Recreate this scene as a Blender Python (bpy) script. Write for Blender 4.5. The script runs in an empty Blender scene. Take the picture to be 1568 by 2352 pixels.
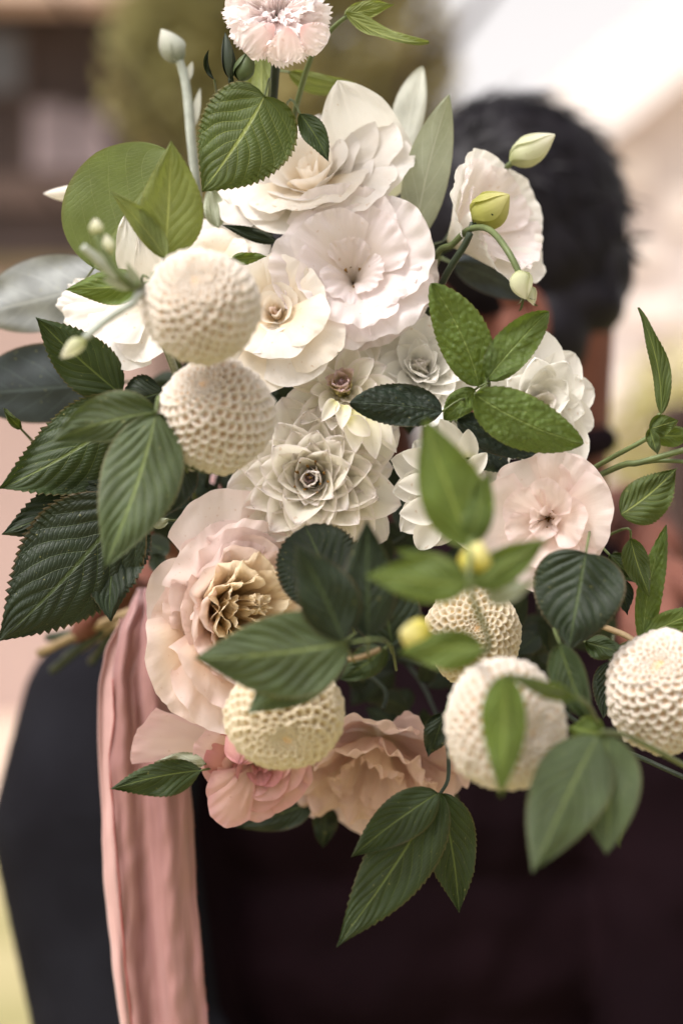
import bpy, bmesh, math, random
from mathutils import Vector, Matrix, Quaternion, noise

R = math.radians
SC = bpy.context.scene
COL = SC.collection
rnd = random.Random(7)

# ---------------------------------------------------------------- camera, sky, sun, exposure
CZ = 1.3
K = 0.36 / 1568.0
cd = bpy.data.cameras.new('camera')
cam = bpy.data.objects.new('camera', cd)
COL.objects.link(cam)
cam.location = (0, 0, CZ)
cam.rotation_euler = (R(90), 0, 0)
cd.sensor_fit = 'HORIZONTAL'
cd.sensor_width = 24
cd.lens = 24 / 0.36
cd.clip_start = 0.05
cd.clip_end = 500
cd.dof.use_dof = True
cd.dof.focus_distance = 1.0
cd.dof.aperture_fstop = cd.lens / 21.5
SC.camera = cam

SUN_EL, SUN_AZ = R(56), R(-128)          # azimuth from +Y towards +X
w = bpy.data.worlds.new('World'); SC.world = w; w.use_nodes = True
nt = w.node_tree
bg = nt.nodes['Background']
sky = nt.nodes.new('ShaderNodeTexSky'); sky.sky_type = 'NISHITA'; sky.sun_disc = False
sky.sun_elevation = SUN_EL; sky.sun_rotation = SUN_AZ
sky.dust_density = 4.0; sky.air_density = 1.0; sky.ozone_density = 1.0
hs = nt.nodes.new('ShaderNodeHueSaturation'); hs.inputs['Saturation'].default_value = 0.05
mxw = nt.nodes.new('ShaderNodeMix'); mxw.data_type = 'RGBA'; mxw.blend_type = 'MULTIPLY'
mxw.inputs[0].default_value = 1.0; mxw.inputs[7].default_value = (1.0, 0.945, 0.925, 1)
nt.links.new(sky.outputs[0], hs.inputs['Color']); nt.links.new(hs.outputs[0], mxw.inputs[6])
nt.links.new(mxw.outputs[2], bg.inputs[0])
bg.inputs[1].default_value = 0.15
sl = bpy.data.lights.new('sun', 'SUN'); so = bpy.data.objects.new('sun', sl); COL.objects.link(so)
sl.energy = 1.75; sl.angle = R(22); sl.color = (1.0, 0.965, 0.92)
sd = Vector((math.sin(SUN_AZ) * math.cos(SUN_EL), math.cos(SUN_AZ) * math.cos(SUN_EL), math.sin(SUN_EL)))
so.rotation_euler = sd.to_track_quat('Z', 'Y').to_euler()
so.location = (0, 0, 6)
SC.view_settings.view_transform = 'Standard'
SC.view_settings.look = 'None'
SC.view_settings.exposure = 0.9
SC.render.engine = 'CYCLES'
SC.cycles.use_denoising = True
SC.cycles.max_bounces = 7
SC.cycles.transmission_bounces = 5
SC.cycles.sample_clamp_indirect = 6

# ---------------------------------------------------------------- basic helpers
def P(u, v, d):
    return Vector(((u - 784) * K * d, d, CZ + (1176 - v) * K * d))
def PX(d): return K * d
CAM = Vector((0, 0, CZ))
def lin(c):
    return tuple(((x / 255) / 12.92 if x / 255 <= 0.04045 else ((x / 255 + 0.055) / 1.055) ** 2.4) for x in c) + (1.0,)
def sstep(a, b, x):
    t = max(0.0, min(1.0, (x - a) / (b - a))); return t * t * (3 - 2 * t)
def lerp(a, b, t): return a + (b - a) * t

def tag(o, label=None, cat=None, group=None, kind=None):
    if label: o['label'] = label
    if cat: o['category'] = cat
    if group: o['group'] = group
    if kind: o['kind'] = kind
    return o
def empty(name, loc, label, cat, group=None, q=None):
    o = bpy.data.objects.new(name, None); COL.objects.link(o)
    o.empty_display_size = 0.01
    o.location = loc
    if q is not None:
        o.rotation_mode = 'QUATERNION'; o.rotation_quaternion = q
    return tag(o, label, cat, group)
def link(name, me, mat=None, parent=None, loc=None):
    o = bpy.data.objects.new(name, me); COL.objects.link(o)
    if mat is not None and len(me.materials) == 0: me.materials.append(mat)
    if parent is not None: o.parent = parent
    if loc is not None: o.location = loc
    return o
def mesh_from(name, verts, faces, uvs=None, smooth=True):
    me = bpy.data.meshes.new(name)
    me.from_pydata([tuple(v) for v in verts], [], faces)
    if uvs:
        ul = me.uv_layers.new(name='UVMap')
        buf = []
        for f in faces:
            for i in f: buf.extend(uvs[i])
        ul.data.foreach_set('uv', buf)
    if smooth: me.shade_smooth()
    me.update()
    return me
def grid(name, f, ta, aa):
    """surface over t (rows) and a (columns, -1..1); uv = (t, (a+1)/2)"""
    V, U, F = [], [], []
    n = len(aa)
    for t in ta:
        for a in aa:
            V.append(f(a, t)); U.append((t, (a + 1) / 2))
    for i in range(len(ta) - 1):
        for j in range(n - 1):
            F.append((i * n + j, i * n + j + 1, (i + 1) * n + j + 1, (i + 1) * n + j))
    return mesh_from(name, V, F, U)
def lins(a, b, n): return [a + (b - a) * i / (n - 1) for i in range(n)]
def coss(n): return [(1 - math.cos(math.pi * i / (n - 1))) / 2 for i in range(n)]

def tube_mesh(name, pts, radii, seg=8, sub=5):
    """smooth tube through points (Catmull-Rom)"""
    n = len(pts); Q, RR = [], []
    for i in range(n - 1):
        p0 = pts[max(i - 1, 0)]; p1 = pts[i]; p2 = pts[i + 1]; p3 = pts[min(i + 2, n - 1)]
        for k in range(sub):
            t = k / sub
            Q.append(0.5 * ((2 * p1) + (p2 - p0) * t + (2 * p0 - 5 * p1 + 4 * p2 - p3) * t * t + (3 * p1 - p0 - 3 * p2 + p3) * t ** 3))
            RR.append(lerp(radii[i], radii[i + 1], t))
    Q.append(pts[-1]); RR.append(radii[-1])
    V, F, U = [], [], []
    ref = Vector((0.3, 0.2, 0.9)).normalized()
    for i, q in enumerate(Q):
        tn = (Q[min(i + 1, len(Q) - 1)] - Q[max(i - 1, 0)]).normalized()
        x = tn.cross(ref)
        if x.length < 1e-4: x = tn.cross(Vector((1, 0, 0)))
        x.normalize(); y = tn.cross(x)
        for s in range(seg):
            a = 2 * math.pi * s / seg
            V.append(q + (x * math.cos(a) + y * math.sin(a)) * RR[i]); U.append((i / len(Q), s / seg))
    for i in range(len(Q) - 1):
        for s in range(seg):
            F.append((i * seg + s, i * seg + (s + 1) % seg, (i + 1) * seg + (s + 1) % seg, (i + 1) * seg + s))
    F.append(tuple(range(seg - 1, -1, -1))); F.append(tuple((len(Q) - 1) * seg + s for s in range(seg)))
    return mesh_from(name, V, F, U)

# ---------------------------------------------------------------- materials
def newmat(name):
    m = bpy.data.materials.new(name); m.use_nodes = True
    n = m.node_tree.nodes; n.clear()
    out = n.new('ShaderNodeOutputMaterial')
    return m, m.node_tree, out
def N(t, typ, **kw):
    nd = t.nodes.new('ShaderNode' + typ)
    for k, v in kw.items(): setattr(nd, k, v)
    return nd
def math_(t, op, a, b=None, c=None):
    nd = N(t, 'Math', operation=op)
    for i, x in enumerate((a, b, c)):
        if x is None: continue
        if isinstance(x, (int, float)): nd.inputs[i].default_value = x
        else: t.links.new(x, nd.inputs[i])
    return nd.outputs[0]
def mixc(t, fac, a, b, blend='MIX'):
    nd = N(t, 'Mix', data_type='RGBA', blend_type=blend)
    for sock, x in ((nd.inputs[0], fac), (nd.inputs[6], a), (nd.inputs[7], b)):
        if isinstance(x, (int, float)): sock.default_value = x
        elif isinstance(x, tuple): sock.default_value = x
        else: t.links.new(x, sock)
    return nd.outputs[2]
def maprange(t, x, a, b, c=0.0, d=1.0):
    nd = N(t, 'MapRange', interpolation_type='SMOOTHSTEP')
    t.links.new(x, nd.inputs[0])
    for i, v in zip((1, 2, 3, 4), (a, b, c, d)): nd.inputs[i].default_value = v
    return nd.outputs[0]
def noise_(t, vec, scale, detail=3, rough=0.55):
    nd = N(t, 'TexNoise'); nd.inputs['Scale'].default_value = scale
    nd.inputs['Detail'].default_value = detail; nd.inputs['Roughness'].default_value = rough
    if vec is not None: t.links.new(vec, nd.inputs['Vector'])
    return nd.outputs[0]

VN = {'rasp': (8, 0.42), 'mint': (7, 0.40), 'plain': (6, 0.45), 'soft': (5, 0.4)}
def leaf_mat(name, col, vein, trans, kind='rasp', tw=0.35, rough=0.5, fuzz=0.0, relief=1.0, spec=0.35):
    m, t, out = newmat(name)
    nv, va = VN[kind]
    uv = N(t, 'UVMap').outputs[0]
    sp = N(t, 'SeparateXYZ'); t.links.new(uv, sp.inputs[0])
    u, v = sp.outputs[0], sp.outputs[1]
    s = math_(t, 'ABSOLUTE', math_(t, 'MULTIPLY_ADD', v, 2.0, -1.0))
    obj = N(t, 'TexCoord').outputs['Object']
    wob = math_(t, 'MULTIPLY_ADD', noise_(t, obj, 90), 0.03, -0.015)
    uu = math_(t, 'MULTIPLY_ADD', math_(t, 'SINE', math_(t, 'MULTIPLY', u, 17.0)), 0.012, u)
    uu = math_(t, 'MULTIPLY_ADD', math_(t, 'GREATER_THAN', v, 0.5), 0.42 / nv, uu)
    ph = math_(t, 'ADD', math_(t, 'MULTIPLY_ADD', s, -va, uu), wob)
    f = math_(t, 'FRACT', math_(t, 'MULTIPLY', ph, float(nv)))
    dv = math_(t, 'ABSOLUTE', math_(t, 'SUBTRACT', f, 0.5))
    vm = maprange(t, dv, 0.455, 0.5)
    vm = math_(t, 'MULTIPLY', vm, maprange(t, s, 1.0, 0.5, 0.25, 1.0))
    mid = maprange(t, s, 0.055, 0.015)
    vm = math_(t, 'MAXIMUM', vm, mid)
    # tertiary veins
    f3 = math_(t, 'FRACT', math_(t, 'ADD', math_(t, 'MULTIPLY_ADD', s, 13.0, math_(t, 'MULTIPLY', u, 14.0)), math_(t, 'MULTIPLY', noise_(t, obj, 160), 1.3)))
    t3 = maprange(t, math_(t, 'ABSOLUTE', math_(t, 'SUBTRACT', f3, 0.5)), 0.3, 0.5)
    n1 = noise_(t, obj, 60, 4); n2 = noise_(t, obj, 900, 2)
    dark = tuple(x * 0.62 for x in col[:3]) + (1,)
    c = mixc(t, maprange(t, n1, 0.3, 0.72), dark, col)
    c = mixc(t, math_(t, 'MULTIPLY', vm, 0.75), c, vein)
    c = mixc(t, math_(t, 'MULTIPLY', t3, 0.16), c, vein)
    c = mixc(t, math_(t, 'MULTIPLY', maprange(t, noise_(t, obj, 520, 1), 0.71, 0.80), 0.4), c, lin((170, 164, 96)))
    if fuzz: c = mixc(t, math_(t, 'MULTIPLY', n2, fuzz), c, (0.75, 0.78, 0.7, 1))
    # brownish worn rim
    rim = math_(t, 'MULTIPLY', maprange(t, s, 0.93, 1.0), 0.35)
    c = mixc(t, rim, c, lin((120, 92, 60)))
    if kind == 'mint':
        vo = N(t, 'TexVoronoi'); vo.feature = 'SMOOTH_F1'; vo.inputs['Scale'].default_value = 330; t.links.new(obj, vo.inputs['Vector'])
        q = maprange(t, vo.outputs['Distance'], 0.1, 0.75)
        c = mixc(t, math_(t, 'MULTIPLY', q, 0.4), c, dark)
        n2 = math_(t, 'MULTIPLY_ADD', q, -2.4, n2)
    bp = N(t, 'Bump'); bp.inputs['Strength'].default_value = 0.55 * relief; bp.inputs['Distance'].default_value = 0.0012
    hgt = math_(t, 'SUBTRACT', math_(t, 'MULTIPLY_ADD', n2, 0.35, math_(t, 'MULTIPLY', n1, 0.5)), math_(t, 'MULTIPLY_ADD', vm, 0.8, math_(t, 'MULTIPLY', t3, 0.28)))
    t.links.new(hgt, bp.inputs['Height'])
    pb = N(t, 'BsdfPrincipled'); pb.inputs['Roughness'].default_value = rough; pb.inputs['Specular IOR Level'].default_value = spec
    t.links.new(c, pb.inputs['Base Color']); t.links.new(bp.outputs[0], pb.inputs['Normal'])
    tb = N(t, 'BsdfTranslucent')
    tc = mixc(t, math_(t, 'MULTIPLY', vm, 0.5), trans, vein)
    t.links.new(tc, tb.inputs[0]); t.links.new(bp.outputs[0], tb.inputs[1])
    mx = N(t, 'MixShader'); mx.inputs[0].default_value = tw
    t.links.new(pb.outputs[0], mx.inputs[1]); t.links.new(tb.outputs[0], mx.inputs[2]); t.links.new(mx.outputs[0], out.inputs[0])
    return m
def petal_mat(name, base, mid, tip, edge=None, tw=0.45, streak=0.4, p=(0.0, 0.35, 1.0), blot=0.25):
    m, t, out = newmat(name)
    uv = N(t, 'UVMap').outputs[0]
    sp = N(t, 'SeparateXYZ'); t.links.new(uv, sp.inputs[0])
    rp = N(t, 'ValToRGB'); e = rp.color_ramp.elements
    e[0].position = p[0]; e[0].color = base; e[1].position = p[2]; e[1].color = tip
    x = e.new(p[1]); x.color = mid
    rp.color_ramp.interpolation = 'EASE'
    t.links.new(sp.outputs[0], rp.inputs[0])
    obj = N(t, 'TexCoord').outputs['Object']
    mp = N(t, 'Mapping'); mp.inputs['Scale'].default_value = (2.6, 26, 1); t.links.new(uv, mp.inputs[0])
    st = noise_(t, mp.outputs[0], 1.0, 3); big = noise_(t, obj, 45, 3); fine = noise_(t, obj, 700, 2)
    c = rp.outputs[0]
    warm = tuple(a * b for a, b in zip(mid[:3], (0.95, 0.88, 0.80))) + (1,)
    c = mixc(t, math_(t, 'MULTIPLY', maprange(t, big, 0.42, 0.75), blot), c, warm)
    c = mixc(t, math_(t, 'MULTIPLY', maprange(t, st, 0.45, 0.75), 0.09), c, warm)
    spk = math_(t, 'MULTIPLY', maprange(t, noise_(t, obj, 260, 1), 0.70, 0.80), 0.4)
    c = mixc(t, spk, c, tuple(a * b for a, b in zip(mid[:3], (0.62, 0.42, 0.26))) + (1,))
    if edge is not None:
        s = math_(t, 'ABSOLUTE', math_(t, 'MULTIPLY_ADD', sp.outputs[1], 2.0, -1.0))
        em = math_(t, 'MAXIMUM', maprange(t, s, 0.72, 1.0), maprange(t, sp.outputs[0], 0.8, 1.0))
        c = mixc(t, math_(t, 'MULTIPLY', em, 0.55), c, edge)
    bp = N(t, 'Bump'); bp.inputs['Strength'].default_value = streak; bp.inputs['Distance'].default_value = 0.001
    t.links.new(math_(t, 'MULTIPLY_ADD', st, .6, math_(t, 'MULTIPLY_ADD', fine, 0.12, math_(t, 'MULTIPLY', noise_(t, obj, 120, 3), 1.2))), bp.inputs['Height'])
    pb = N(t, 'BsdfPrincipled'); pb.inputs['Roughness'].default_value = 0.6; pb.inputs['Specular IOR Level'].default_value = 0.25
    t.links.new(c, pb.inputs['Base Color']); t.links.new(bp.outputs[0], pb.inputs['Normal'])
    tb = N(t, 'BsdfTranslucent'); t.links.new(c, tb.inputs[0])
    mx = N(t, 'MixShader'); mx.inputs[0].default_value = tw
    t.links.new(pb.outputs[0], mx.inputs[1]); t.links.new(tb.outputs[0], mx.inputs[2]); t.links.new(mx.outputs[0], out.inputs[0])
    return m
def plain_mat(name, col, rough=0.6, var=0.25, scale=30, bump=0.0, bscale=200, spec=0.3, col2=None, sheen=0.0, aniso=None):
    m, t, out = newmat(name)
    obj = N(t, 'TexCoord').outputs['Object']
    n1 = noise_(t, obj, scale, 5)
    c2 = col2 or tuple(x * (1 - var) for x in col[:3]) + (1,)
    c = mixc(t, maprange(t, n1, 0.3, 0.7), c2, col)
    pb = N(t, 'BsdfPrincipled'); pb.inputs['Roughness'].default_value = rough; pb.inputs['Specular IOR Level'].default_value = spec
    if sheen: pb.inputs['Sheen Weight'].default_value = sheen
    t.links.new(c, pb.inputs['Base Color'])
    if bump:
        bp = N(t, 'Bump'); bp.inputs['Strength'].default_value = bump; bp.inputs['Distance'].default_value = 0.002
        t.links.new(noise_(t, obj, bscale, 3), bp.inputs['Height']); t.links.new(bp.outputs[0], pb.inputs['Normal'])
    t.links.new(pb.outputs[0], out.inputs[0])
    return m

M = {}
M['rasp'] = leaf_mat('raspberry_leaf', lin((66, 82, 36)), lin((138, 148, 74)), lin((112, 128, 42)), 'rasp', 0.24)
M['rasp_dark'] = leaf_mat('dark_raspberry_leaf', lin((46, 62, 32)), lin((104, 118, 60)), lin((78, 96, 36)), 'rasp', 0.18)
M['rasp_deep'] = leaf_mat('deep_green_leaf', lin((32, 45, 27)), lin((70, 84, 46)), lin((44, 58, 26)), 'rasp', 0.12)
M['rasp_soft'] = leaf_mat('downy_leaf', lin((62, 80, 42)), lin((122, 138, 72)), lin((92, 110, 44)), 'rasp', 0.2, fuzz=0.07)
M['young'] = leaf_mat('young_leaf', lin((112, 124, 62)), lin((166, 174, 98)), lin((160, 172, 74)), 'rasp', 0.35, fuzz=0.06)
M['fresh'] = leaf_mat('fresh_green_leaf', lin((88, 108, 46)), lin((146, 160, 80)), lin((130, 150, 52)), 'rasp', 0.3)
M['round'] = leaf_mat('round_leaf', lin((108, 124, 72)), lin((138, 150, 94)), lin((140, 158, 76)), 'plain', 0.36, fuzz=0.1, relief=0.6)
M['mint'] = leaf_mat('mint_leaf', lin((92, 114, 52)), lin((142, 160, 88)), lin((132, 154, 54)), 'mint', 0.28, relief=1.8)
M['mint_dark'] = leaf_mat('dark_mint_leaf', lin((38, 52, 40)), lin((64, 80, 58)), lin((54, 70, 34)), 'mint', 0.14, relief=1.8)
M['grey'] = leaf_mat('grey_eucalyptus_leaf', lin((160, 164, 165)), lin((172, 176, 176)), lin((110, 116, 106)), 'soft', 0.06, rough=0.45, relief=0.25)
M['teal'] = leaf_mat('blue_green_leaf', lin((46, 54, 55)), lin((66, 76, 74)), lin((42, 52, 46)), 'soft', 0.06, rough=0.4, relief=0.25)
M['velvet'] = leaf_mat('pale_velvet_leaf', lin((216, 218, 208)), lin((226, 228, 218)), lin((206, 210, 190)), 'soft', 0.3, rough=0.8, fuzz=0.3, relief=0.4)
M['sage'] = leaf_mat('sage_green_leaf', lin((168, 174, 150)), lin((194, 198, 176)), lin((168, 178, 132)), 'soft', 0.28, rough=0.7, fuzz=0.2, relief=0.5)
M['stem'] = plain_mat('green_stem', lin((98, 110, 68)), 0.5, 0.35, 60)
M['stem_dark'] = plain_mat('dark_green_stem', lin((44, 54, 38)), 0.5, 0.35, 60)
M['stem_brown'] = plain_mat('brown_stem', lin((150, 128, 96)), 0.55, 0.35, 60)
M['stem_pale'] = plain_mat('downy_pale_stem', lin((176, 182, 172)), 0.8, 0.25, 120, bump=0.3, bscale=900)
W = lin((240, 235, 230)); CR = lin((240, 226, 202)); 
M['white'] = petal_mat('white_petal', lin((230, 222, 190)), lin((237, 231, 221)), lin((240, 236, 233)))
M['lisi'] = petal_mat('white_ruffled_petal', lin((238, 226, 186)), lin((243, 234, 226)), lin((244, 236, 238)), edge=lin((244, 236, 236)), streak=0.35, tw=.5)
M['cream'] = petal_mat('cream_petal', lin((238, 208, 150)), lin((243, 228, 202)), lin((244, 238, 230)))
M['dahlia'] = petal_mat('white_dahlia_petal', lin((226, 222, 164)), lin((243, 239, 222)), lin((246, 243, 236)), edge=lin((240, 230, 233)), p=(0.0, 0.4, 1.0), blot=0.08, tw=.55)
M['dahlia_bud'] = petal_mat('lilac_tipped_floret', lin((206, 200, 110)), lin((226, 216, 160)), lin((222, 196, 204)), p=(0.0, 0.55, 1.0))
M['dahlia_pure'] = petal_mat('pure_white_petal', lin((226, 226, 190)), lin((242, 240, 232)), lin((246, 244, 240)), blot=0.1)
M['blush'] = petal_mat('blush_petal', lin((240, 216, 178)), lin((245, 231, 222)), lin((246, 235, 232)), edge=lin((243, 224, 223)), streak=0.45, tw=.58)
M['peach'] = petal_mat('peach_petal', lin((232, 184, 116)), lin((240, 214, 184)), lin((242, 226, 216)), edge=lin((238, 216, 214)))
M['peach_heart'] = petal_mat('apricot_petal', lin((242, 200, 134)), lin((245, 222, 178)), lin((245, 232, 208)), tw=.6)
M['pink'] = petal_mat('pink_petal', lin((232, 202, 164)), lin((228, 194, 180)), lin((226, 190, 186)), edge=lin((228, 176, 184)), p=(0.0, 0.3, 1.0))
M['pink_pale'] = petal_mat('pale_pink_petal', lin((238, 216, 184)), lin((238, 214, 202)), lin((236, 206, 206)), edge=lin((230, 190, 196)), p=(0.0, 0.4, 1.0))
M['pink_deep'] = petal_mat('deep_pink_petal', lin((224, 180, 156)), lin((216, 166, 158)), lin((212, 156, 158)), edge=lin((202, 140, 150)))
M['dusky'] = petal_mat('dusky_peach_petal', lin((206, 184, 158)), lin((216, 190, 180)), lin((222, 196, 188)), streak=0.5, tw=.5)
M['carn'] = petal_mat('carnation_petal', lin((244, 200, 198)), lin((247, 230, 228)), lin((249, 243, 243)), streak=0.5, tw=.55)
M['floret'] = petal_mat('ball_dahlia_floret', lin((228, 194, 158)), lin((243, 226, 206)), lin((246, 240, 232)), p=(0.0, 0.3, 0.8), tw=0.42, blot=0.2)
M['floret_yellow'] = petal_mat('yellowish_floret', lin((214, 184, 134)), lin((236, 219, 184)), lin((241, 230, 208)), p=(0.0, 0.35, 0.85), tw=0.3, blot=0.2)
M['ball_core'] = plain_mat('ball_dahlia_core', lin((206, 168, 120)), 0.7, 0.3, 80)
M['calyx'] = plain_mat('green_calyx', lin((78, 92, 58)), 0.5, 0.35, 90)
M['calyx_dark'] = plain_mat('dark_calyx', lin((50, 60, 46)), 0.5, 0.35, 90)
M['bud_green'] = petal_mat('green_bud_petal', lin((150, 152, 76)), lin((176, 176, 96)), lin((214, 210, 150)), blot=0.5)
M['bud_white'] = petal_mat('pale_bud_petal', lin((176, 182, 130)), lin((210, 212, 180)), lin((232, 230, 214)))
M['bud_fuzzy'] = petal_mat('fuzzy_grey_bud', lin((140, 148, 132)), lin((186, 190, 178)), lin((214, 214, 204)))
M['bud_yellow'] = petal_mat('yellow_bud_petal', lin((206, 196, 84)), lin((226, 216, 104)), lin((240, 234, 176)))
M['seed'] = plain_mat('brown_stamen', lin((150, 112, 52)), 0.6, 0.4, 300)

# ---------------------------------------------------------------- leaf and petal surfaces placed by two points
PROF = {'rasp': (0.36, 1.75), 'ovate': (0.42, 1.5), 'mint': (0.42, 1.25), 'lance': (0.42, 1.75), 'round': (0.48, 1.0),
        'petal': (0.66, 1.05), 'blunt': (0.84, 0.8), 'fan': (0.74, 0.95), 'lobe': (0.5, 1.2)}
def surf(base, tip, wl, wr, prof='rasp', bend=0, bulge=0, fold=0.0, roll=0, cup=0.0, teeth=0, tamp=0.07, pleat=0.0,
         vk='rasp', wave=0.0, ruf=0.0, rfreq=7, curl=0.0, cord=0.0, rows=None, cols=13, seed=0, edge_n=0.0, twist=0, re=0.0, fr=0.0):
    """mesh of a blade from base to tip (each: pixel u, v, distance); widths in pixels to the left and right
    of the way base>tip as the camera sees it. Vertices are relative to the base."""
    B, T = P(*base), P(*tip)
    dm = (base[2] + tip[2]) / 2; s1 = PX(dm)
    view = (CAM - (B + T) / 2).normalized()
    ax = (T - B).normalized()
    right = ax.cross(view).normalized()
    C1 = (B + T) / 2 + right * bend * s1 + view * bulge * s1
    tm, c = PROF[prof]
    ea, eb = c * tm, c * (1 - tm)
    nv, va = VN[vk]
    L = (T - B).length
    if seed == 0: seed = (base[0] * 7.3 + base[1] * 3.1 + tip[0]) % 37
    if teeth and not curl: curl = 5 + 9 * math.sin(seed * 5.1)
    if teeth and not twist: twist = 16 * math.sin(seed * 3.3)
    sd_ = Vector((seed * 1.73, seed * 0.91, 3.1))
    def f(a, t):
        p = B * (1 - t) ** 2 + C1 * 2 * t * (1 - t) + T * t * t
        tg = ((C1 - B) * (1 - t) + (T - C1) * t).normalized()
        rt = tg.cross(view).normalized(); nn = rt.cross(tg).normalized()
        ang = R(roll + twist * t)
        side = rt * math.cos(ang) + nn * math.sin(ang)
        nor = nn * math.cos(ang) - rt * math.sin(ang)
        w_ = ((max(t, 0.0) / tm) ** ea) * (((1 - t) / (1 - tm)) ** eb) if 0 < t < 1 else (0.0)
        w_ *= (wr if a > 0 else wl) * s1
        s = abs(a)
        w0 = w_
        al = 0.0
        if teeth and s > 0.6:
            tf = (t * teeth) % 1.0
            k = (s - 0.6) / 0.4
            big = 1 + 0.5 * math.sin(t * teeth * 0.9 + seed)
            w_ += k * tamp * big * min(w_ * 2, (wl + wr) * 0.5 * s1) * (tf - 0.35)
            al += k * tamp * 0.8 * w0 * tf
        if edge_n: w_ *= 1 + edge_n * noise.noise(Vector((t * 3, a * 2, seed))) * s
        h = (-fold * s + cup * s * s) * w0
        if pleat:
            tq = t + .012 * math.sin(17 * t) + (.42 / nv if a > 0 else 0)
            h += 1.5 * pleat * s1 * (.75 + .5 * noise.noise(Vector((t * 4, a * 2, seed + 3)))) * (abs(math.sin(math.pi * nv * (tq - va * s))) - 0.5) * sstep(0.0, 0.25, s) * sstep(1.1, 0.6, s) * sstep(0, .15, t) * sstep(1, .8, t)
        if wave: h += wave * s1 * noise.noise(Vector((t * 2.6, a * 1.4, 0)) + sd_) * (0.3 + s)
        if ruf:
            e = max(s ** 2, t ** 2) * sstep(0.1, 0.7, t)
            h += ruf * s1 * e * (math.sin(rfreq * a + 2.5 * t + seed) * 0.6 + noise.noise(Vector((t * 5, a * rfreq * 0.55, 7)) + sd_))
        if re: h -= re * w0 * max(sstep(.62, 1.0, s) * sstep(.15, .5, t), sstep(.78, 1.0, t)) ** 1.5
        if fr:
            e = max(sstep(.5, 1.0, s) * sstep(.3, .7, t), sstep(.6, 1.0, t))
            q = math.atan2(a * (t + .2), 1.15 - t) if t < 1.15 else 0
            h += fr * s1 * e * (math.sin(14 * q + 3 * noise.noise(Vector((q * 3, seed, 1)))) * .6 + 1.3 * noise.noise(Vector((q * 6, t * 4, seed))))
            al += fr * .6 * s1 * e * noise.noise(Vector((q * 5, 3, seed)))
        if curl: h -= curl * s1 * sstep(0.6, 1.0, t) ** 1.5 * (0.5 + 0.5 * s)
        if cord: al -= cord * s ** 1.3 * w0 * (1 - t) ** 3
        return p + side * (a * w_) + nor * h + tg * al - B
    if pleat and cols == 13: cols = 41
    if teeth:
        ta = lins(0, 1, teeth * 4 + 1)
        aa = [-1 + 2 * i / (cols + 3) for i in range(cols + 4)]
    else:
        ta = coss(rows or 15); aa = lins(-1, 1, cols)
    return grid('blade', f, ta, aa), B
def stalk_mesh(pts, r0, r1):
    B = pts[0]
    return tube_mesh('stalk', [p - B for p in pts], [lerp(r0, r1, i / (len(pts) - 1)) for i in range(len(pts))], 7, 5), B

LF = dict(teeth=22, pleat=3.0, fold=0.12, wave=20)
def single_leaf(name, label, cat, mat, base, tip, wl, wr, stalk=None, stalk_mat='stem', group=None, **kw):
    kk = dict(LF); kk.update(kw)
    me, B = surf(base, tip, wl, wr, **kk)
    o = link(name, me, M[mat], None, B); tag(o, label, cat, group)
    if stalk is None:
        du, dv = base[0] - tip[0], base[1] - tip[1]; l = math.hypot(du, dv)
        stalk = [(base[0] + du / l * 30, base[1] + dv / l * 30, base[2] + 0.02), (base[0] + du / l * 60, base[1] + dv / l * 60, base[2] + 0.08)]
    pts = [P(*base)] + [P(*s) for s in stalk]
    sm, _ = stalk_mesh(pts, 2.6 * PX(base[2]), 4.0 * PX(base[2]))
    link('stalk', sm, M[stalk_mat], o, (0, 0, 0))
    return o
def sprig(name, label, cat, leaflets, stems, group=None):
    """leaflets: (mat, base, tip, wl, wr, kw); stems: (mat, [points], r0 px, r1 px)"""
    org = P(*stems[0][1][0]) if stems else P(*leaflets[0][1])
    r = empty(name, org, label, cat, group)
    for (mat, base, tip, wl, wr, kw) in leaflets:
        kk = dict(LF); kk.update(kw)
        me, B = surf(base, tip, wl, wr, **kk)
        link('leaflet', me, M[mat], r, B - org)
    for (mat, pts, r0, r1) in stems:
        pp = [P(*q) for q in pts]
        sm, B = stalk_mesh(pp, r0 * PX(pts[0][2]), r1 * PX(pts[-1][2]))
        link('stem', sm, M[mat], r, B - org)
    return r

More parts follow.
